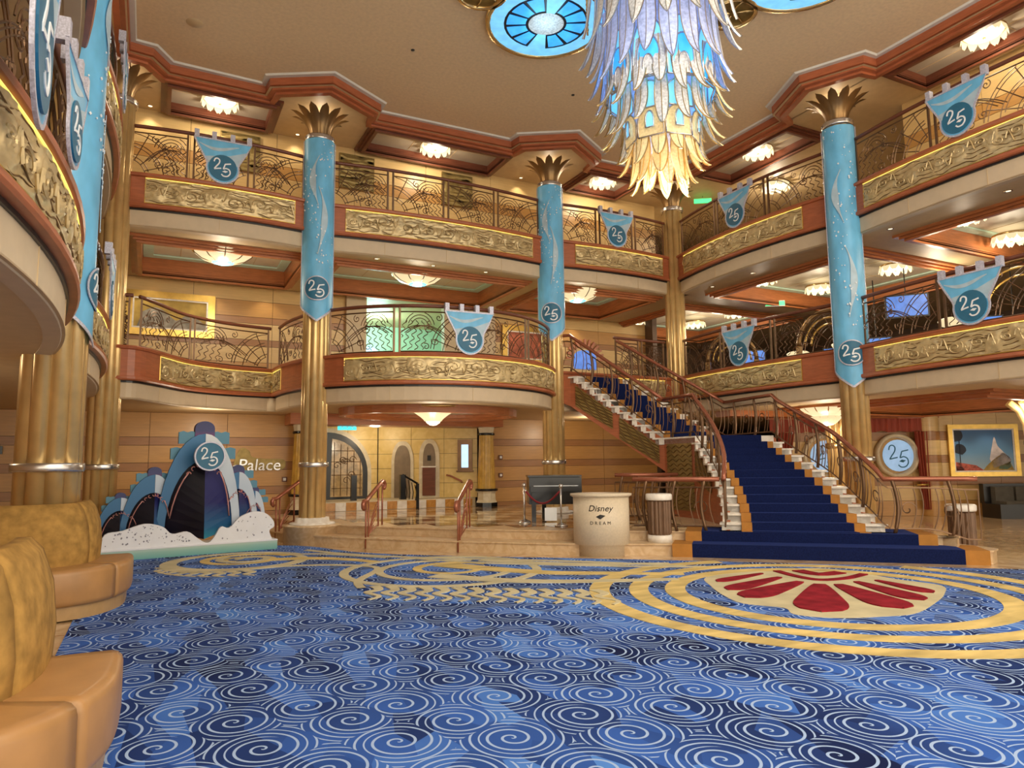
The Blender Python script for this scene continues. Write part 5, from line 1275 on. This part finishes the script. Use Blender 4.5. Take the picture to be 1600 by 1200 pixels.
picture('framed_painting','long gold framed ochre painting on the middle balcony wall',(-2.2,3.29,4.3),0,1.36,.62,'gold_frame',.13,[ochre,(smooth_poly([(-.6,-.3),(.6,-.3),(.55,-.1),(.3,.0),(.1,-.12),(-.1,.05),(-.3,.12),(-.5,.02)],3),grey_p)])
rust = mat('paint_rust',(.38,.10,.05),.6,var=.5,scale=4)
picture('framed_painting','rust coloured painting on the middle balcony wall behind the staircase',(5.95,3.29,4.2),0,1.3,.7,'gold_frame',.13,[rust])
multi = mat('paint_multi',(.35,.30,.35),.6,var=.9,scale=9)
picture('framed_painting','colourful picture on the top balcony wall at the right edge',(9.16,-7.6,6.9),-PI/2,1.0,.75,'dark_wood',.06,[multi])
for x, l in ((-1.2,'left of the first bannered column'),(.98,'right of the first bannered column'),(3.13,'between the two back bannered columns')):
    p = thing('bronze_plaque','square bronze relief plaque on the top balcony wall '+l,'plaque',(x,1.24,7.05)); h = relief(30,30,.66,.66,int(x*10)+60)
    g = MB(); g.add([(-.33+.66*i/30, -.03-.03*float(h[j,i]), -.33+.66*j/30) for j in range(31) for i in range(31)], [(j*31+i,j*31+i+1,(j+1)*31+i+1,(j+1)*31+i) for j in range(30) for i in range(30)], True); g.build('relief','plaque',p)
    MB().box(-.35,.35,-.03,.01,-.35,.35).build('backing','plaque',p)
# ------------------------------------------------------------------ right lounge at carpet level
def c2w(px, d): X = (px-800)/1108*d; return (-2.459+X*math.cos(TH)+d*math.sin(TH), -12.215-X*math.sin(TH)+d*math.cos(TH))
D = 16.3; a, b = c2w(1215,D), c2w(1760,D)
panel_wall('wall_right_lounge', a, b, 0, [(.42,'honey'),(.20,'honey_dark'),(.34,'honey'),(.17,'honey_dark'),(.34,'honey'),(.17,'honey_dark'),(.34,'honey'),(.34,'honey_mid')], 1.0, 'honey wood lounge wall with porthole windows and a painting at right')
rzl = -TH
def at_l(px, z, d=D): p = c2w(px, d); return (p[0], p[1], z)
def porthole(px, l, full):
    o = thing('window_'+('1' if full else '2'), l, 'window', at_l(px, 1.36), rzl); struct(o)
    MB().lathe([(.43,0),(.50,.0),(.50,.12),(.46,.16),(.42,.14),(.40,-.02)],36).xform(lambda v: (v[0],-v[2],v[1])).build('porthole_rim','stone_light',o)
    disc(MB(), (.0,0), .42, -.02,-.0).build('porthole_recess','capital',o)
    disc(MB(), (.06,0), .36, -.03,-.02).build('porthole_pane', mat('porthole_blue_%d' % full,(.22,.36,.55),.3,var=.3,scale=2,emit=(.25,.42,.65),es=.25), o)
    if full: num25(MB(), (.08,.0), .42, -.036,-.03,.06).build('numerals','badge',o)['label']='number 25 in thin dark strokes'
porthole(1394,'round porthole window with 25 on blue glass beside the red curtain',1); porthole(1282,'round porthole window half hidden by the stair railing',2)
def curtain(px, l, w, lean):
    c = thing('curtain', l, 'curtain', at_l(px, .15, D-.12), rzl)
    MB().grid(lambda s, t: (-w/2+w*s*(.55+.45*t)+lean*t*0-lean*(1-t), -.05+.04*math.sin(s*30), 1.75*t), 40, 6).build('drape','curtain',c); MB().tube([(-w/2-.02,-.05,.55),(w/2*.3,-.09,.55)],.025,6).build('tie_band','gold_frame',c)
curtain(1436,'dark red curtain right of the porthole with 25',.34,-.1); curtain(1338,'dark red curtain left of the porthole with 25',.3,.1); curtain(1225,'dark red curtain at the far left of the lounge',.34,.1)
vl = thing('curtain_valance','dark red valance above the porthole windows','curtain',at_l(1330,1.92,D-.1),rzl); MB().grid(lambda s,t: (-1.9+3.8*s, -.05+.035*math.sin(s*90), -.03*abs(math.sin(s*9*PI))*(1-t)+.28*t), 120, 3).build('pelmet_cloth','curtain',vl); MB().box(-1.95,1.95,-.08,.06,.28,.34).build('pelmet_board','orange_wood',vl)
sky = ramp_mat('paint_sky',[(0,(.35,.45,.5)),(.45,(.12,.28,.48)),(1,(.03,.12,.32))],z0=-.5,z1=.5)
pr_pale = mat('paint_pale',(.62,.55,.55),.6,var=.2); pr_dark = mat('paint_dark',(.02,.025,.04),.6); pr_rock = mat('paint_rock',(.42,.27,.06),.6,var=.4,scale=5); pr_red = mat('paint_flowers',(.45,.10,.07),.6,var=.6,scale=12); pr_teal = mat('paint_teal',(.16,.36,.28),.6)
W_, H_ = 1.4, .98
picture('framed_painting','gold framed landscape painting with pale peak and blue sky above the dark sofa',at_l(1531,1.46,D-.02),rzl,W_,H_,'gold_frame',.10,
  [sky,(smooth_poly([(.12,-.2),(.2,.12),(.26,.30),(.32,.1),(.45,-.05),(.6,-.25),(.2,-.4)],3),pr_pale),(smooth_poly([(-.05,-.46),(.1,-.3),(.35,-.12),(.52,-.18),(.66,-.46)],3),pr_rock),(smooth_poly([(.3,-.3),(.38,-.08),(.5,-.1),(.6,-.22),(.55,-.34)],3),pr_dark),(smooth_poly([(.3,-.42),(.4,-.28),(.52,-.25),(.6,-.36),(.5,-.44)],3),pr_teal),
   ([(-.67,-.46),(-.02,-.46),(-.2,-.34),(-.67,-.26)],pr_red),(smooth_poly([(-.66,-.46),(-.5,-.46),(-.52,-.38),(-.66,-.34)],3),pr_dark),(smooth_poly([(-.66,.2),(-.66,.45),(-.5,.45),(-.46,.32),(-.52,.22)],3),pr_dark),(smooth_poly([(-.66,-.05),(-.62,.14),(-.46,.12),(-.40,.0),(-.5,-.1)],3),pr_dark),([(-.56,-.4),(-.54,-.4),(-.54,.3),(-.56,.3)],pr_dark)])
lamp(at_l(1500,2.25,D-.5), 12, WARM, .05, 'SPOT', spot=math.radians(100)); lamp(at_l(1560,2.25,D-.5), 12, WARM, .05, 'SPOT', spot=math.radians(100))
pil = thing('wall_pilaster','rounded honey wood pilaster beside the lounge painting','pilaster',at_l(1447,0),rzl)
z = 0
for k, h in enumerate((.34,.34,.17,.34,.17,.34,.20,.42)):
    MB().lathe([(.24,.003),(.24,h-.003)],20,(0,0,z),a0=PI,a1=2*PI).build('wood_band',('honey_mid','honey','honey_dark','honey','honey_dark','honey','honey_dark','honey')[k],pil); z += h
so = thing('lounge_sofa','dark lounge sofa with grey cushions under the landscape painting','sofa',at_l(1590,0,15.5),rzl)
MB().box(-.75,.9,-.3,.3,.0,.30).build('seat','black',so); MB().box(-.75,.9,.2,.35,.30,.72).build('back','black',so)
for k in range(3): MB().box(-.6+.45*k,-.2+.45*k,.05,.2,.30,.66).build('cushion','grey_sofa',so); MB().box(-.6+.45*k,-.2+.45*k,-.28,.05,.30,.36).build('seat_pad','grey_sofa',so)
def palm(p, l):
    c = thing('flared_column', l, 'column', p, 0)
    for i in range(10):
        a = 2*PI*i/10; MB().tube([(.14*math.cos(a)*k_, .14*math.sin(a)*k_, z_) for k_, z_ in ((1,0),(1,1.6),(1.15,1.9),(1.8,2.15),(3.0,2.3))], .06, 8).build('pipe','bronze',c)
    MB().lathe([(.2,1.5),(.22,1.52),(.22,1.6),(.2,1.62)],24).build('silver_band','gold_edge',c)
palm((*c2w(1305,14.5),0),'flared bronze column behind the stairs in the right lounge'); palm((*c2w(1618,13.0),0),'flared bronze column at the right edge of the lounge')
# ------------------------------------------------------------------ middle deck lounge at right
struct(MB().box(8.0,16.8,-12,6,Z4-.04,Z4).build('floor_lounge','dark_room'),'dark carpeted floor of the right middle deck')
def screen(p, rz, w, h, l):
    s = thing('lounge_screen', l, 'screen', p, rz); MB().box(-w/2-.03,w/2+.03,-.02,.03,-.03,h+.03).build('bezel','black',s); MB().box(-w/2,w/2,-.028,-.02,0,h).build('screen','screen',s)
    MB().tube([(0,.04,h/2),(0,.10,h/2),(0,.10,Z5g-p[2])],.012,5).build('ceiling_mount','black',s)
for (x,y,z,w,h,l) in ((10.6,-3.6,4.05,.7,.4,'left of the right banner, upper'),(10.9,-2.7,3.45,.5,.32,'left of the right banner, lower'),(12.2,-4.2,3.7,.45,.35,'just right of the right banner'),(11.6,-5.0,3.35,.8,.4,'low, right of the right banner'),(12.2,-7.2,3.4,1.3,.45,'behind the right edge pennant'),(12.6,2.4,3.9,.7,.45,'beside the far corner column'),(11.5,-1.2,3.5,.45,.32,'behind the middle pennant')):
    screen((x,y,z), -math.radians(50), w, h, 'blue lit screen in the right lounge, '+l)
def arch_ring(p, rz, R, l):
    t = thing('lounge_arch', l, 'arch', p, rz); 
    for q in range(3): MB().tube([((R-.12*q)*math.cos(a), 0, .5+(R-.12*q)*1.15*math.sin(a)) for a in [PI*i/24 for i in range(25)]], .05 if q == 0 else .02, 7).build('arch_band','capital' if q == 0 else 'gold_frame',t)
    for sg in (-1,1): MB().box(sg*R-.06,sg*R+.06,-.06,.06,0,.5).build('arch_pier','capital',t)
for (x,y,R,l) in ((9.9,-2.4,.62,'left of the right banner'),(10.2,-5.9,.8,'right of the right banner'),(9.7,.2,.55,'beside the far corner column')): arch_ring((x,y,Z4), -math.radians(50), R, 'dark bronze arch in the right lounge '+l)
for (x,y,l) in ((10.4,-4.6,'right of the right banner'),(11.0,-.6,'behind the middle pennant'),(10.8,-2.0,'left of the right banner')):
    c = thing('lounge_lamp','small glowing bowl lamp in the right lounge, '+l,'lamp',(x,y,Z4)); MB().lathe([(0,0),(.12,0),(.03,.04),(.025,.5),(0,.5)],12).build('stand','gold_frame',c); MB().lathe([(.06,.5),(.22,.56),(.26,.64),(.20,.68)],18).build('shade','glassglow',c)
lamp((11,-4,4.6), 30); lamp((11,2,4.6), 25)
ws = thing('arched_window','sunburst arched blue screen on the wall behind the staircase','window',(7.6,3.315,3.75)); 
xz(MB(), arch_poly(0,.34,.25,.45,-.05), -.03, 0).build('screen','screen',ws)
for k in range(13):
    a = PI*k/12; MB().bar((.38*math.cos(a),-.03,.22+.34*math.sin(a)),(.58*math.cos(a),-.03,.22+.52*math.sin(a)),.05,.06).build('sunburst_ray','rose_wood',ws)
# soft light that the rest of the atrium ceiling gives (same fittings, behind the viewer)
for (x,y) in ((2.45,-11.5),(-1.5,-13),(6.4,-13)): lamp((x,y,7.3), 120, WARM, .4)

lamp((2.0,3.3,1.95), 12, WARM, .1)
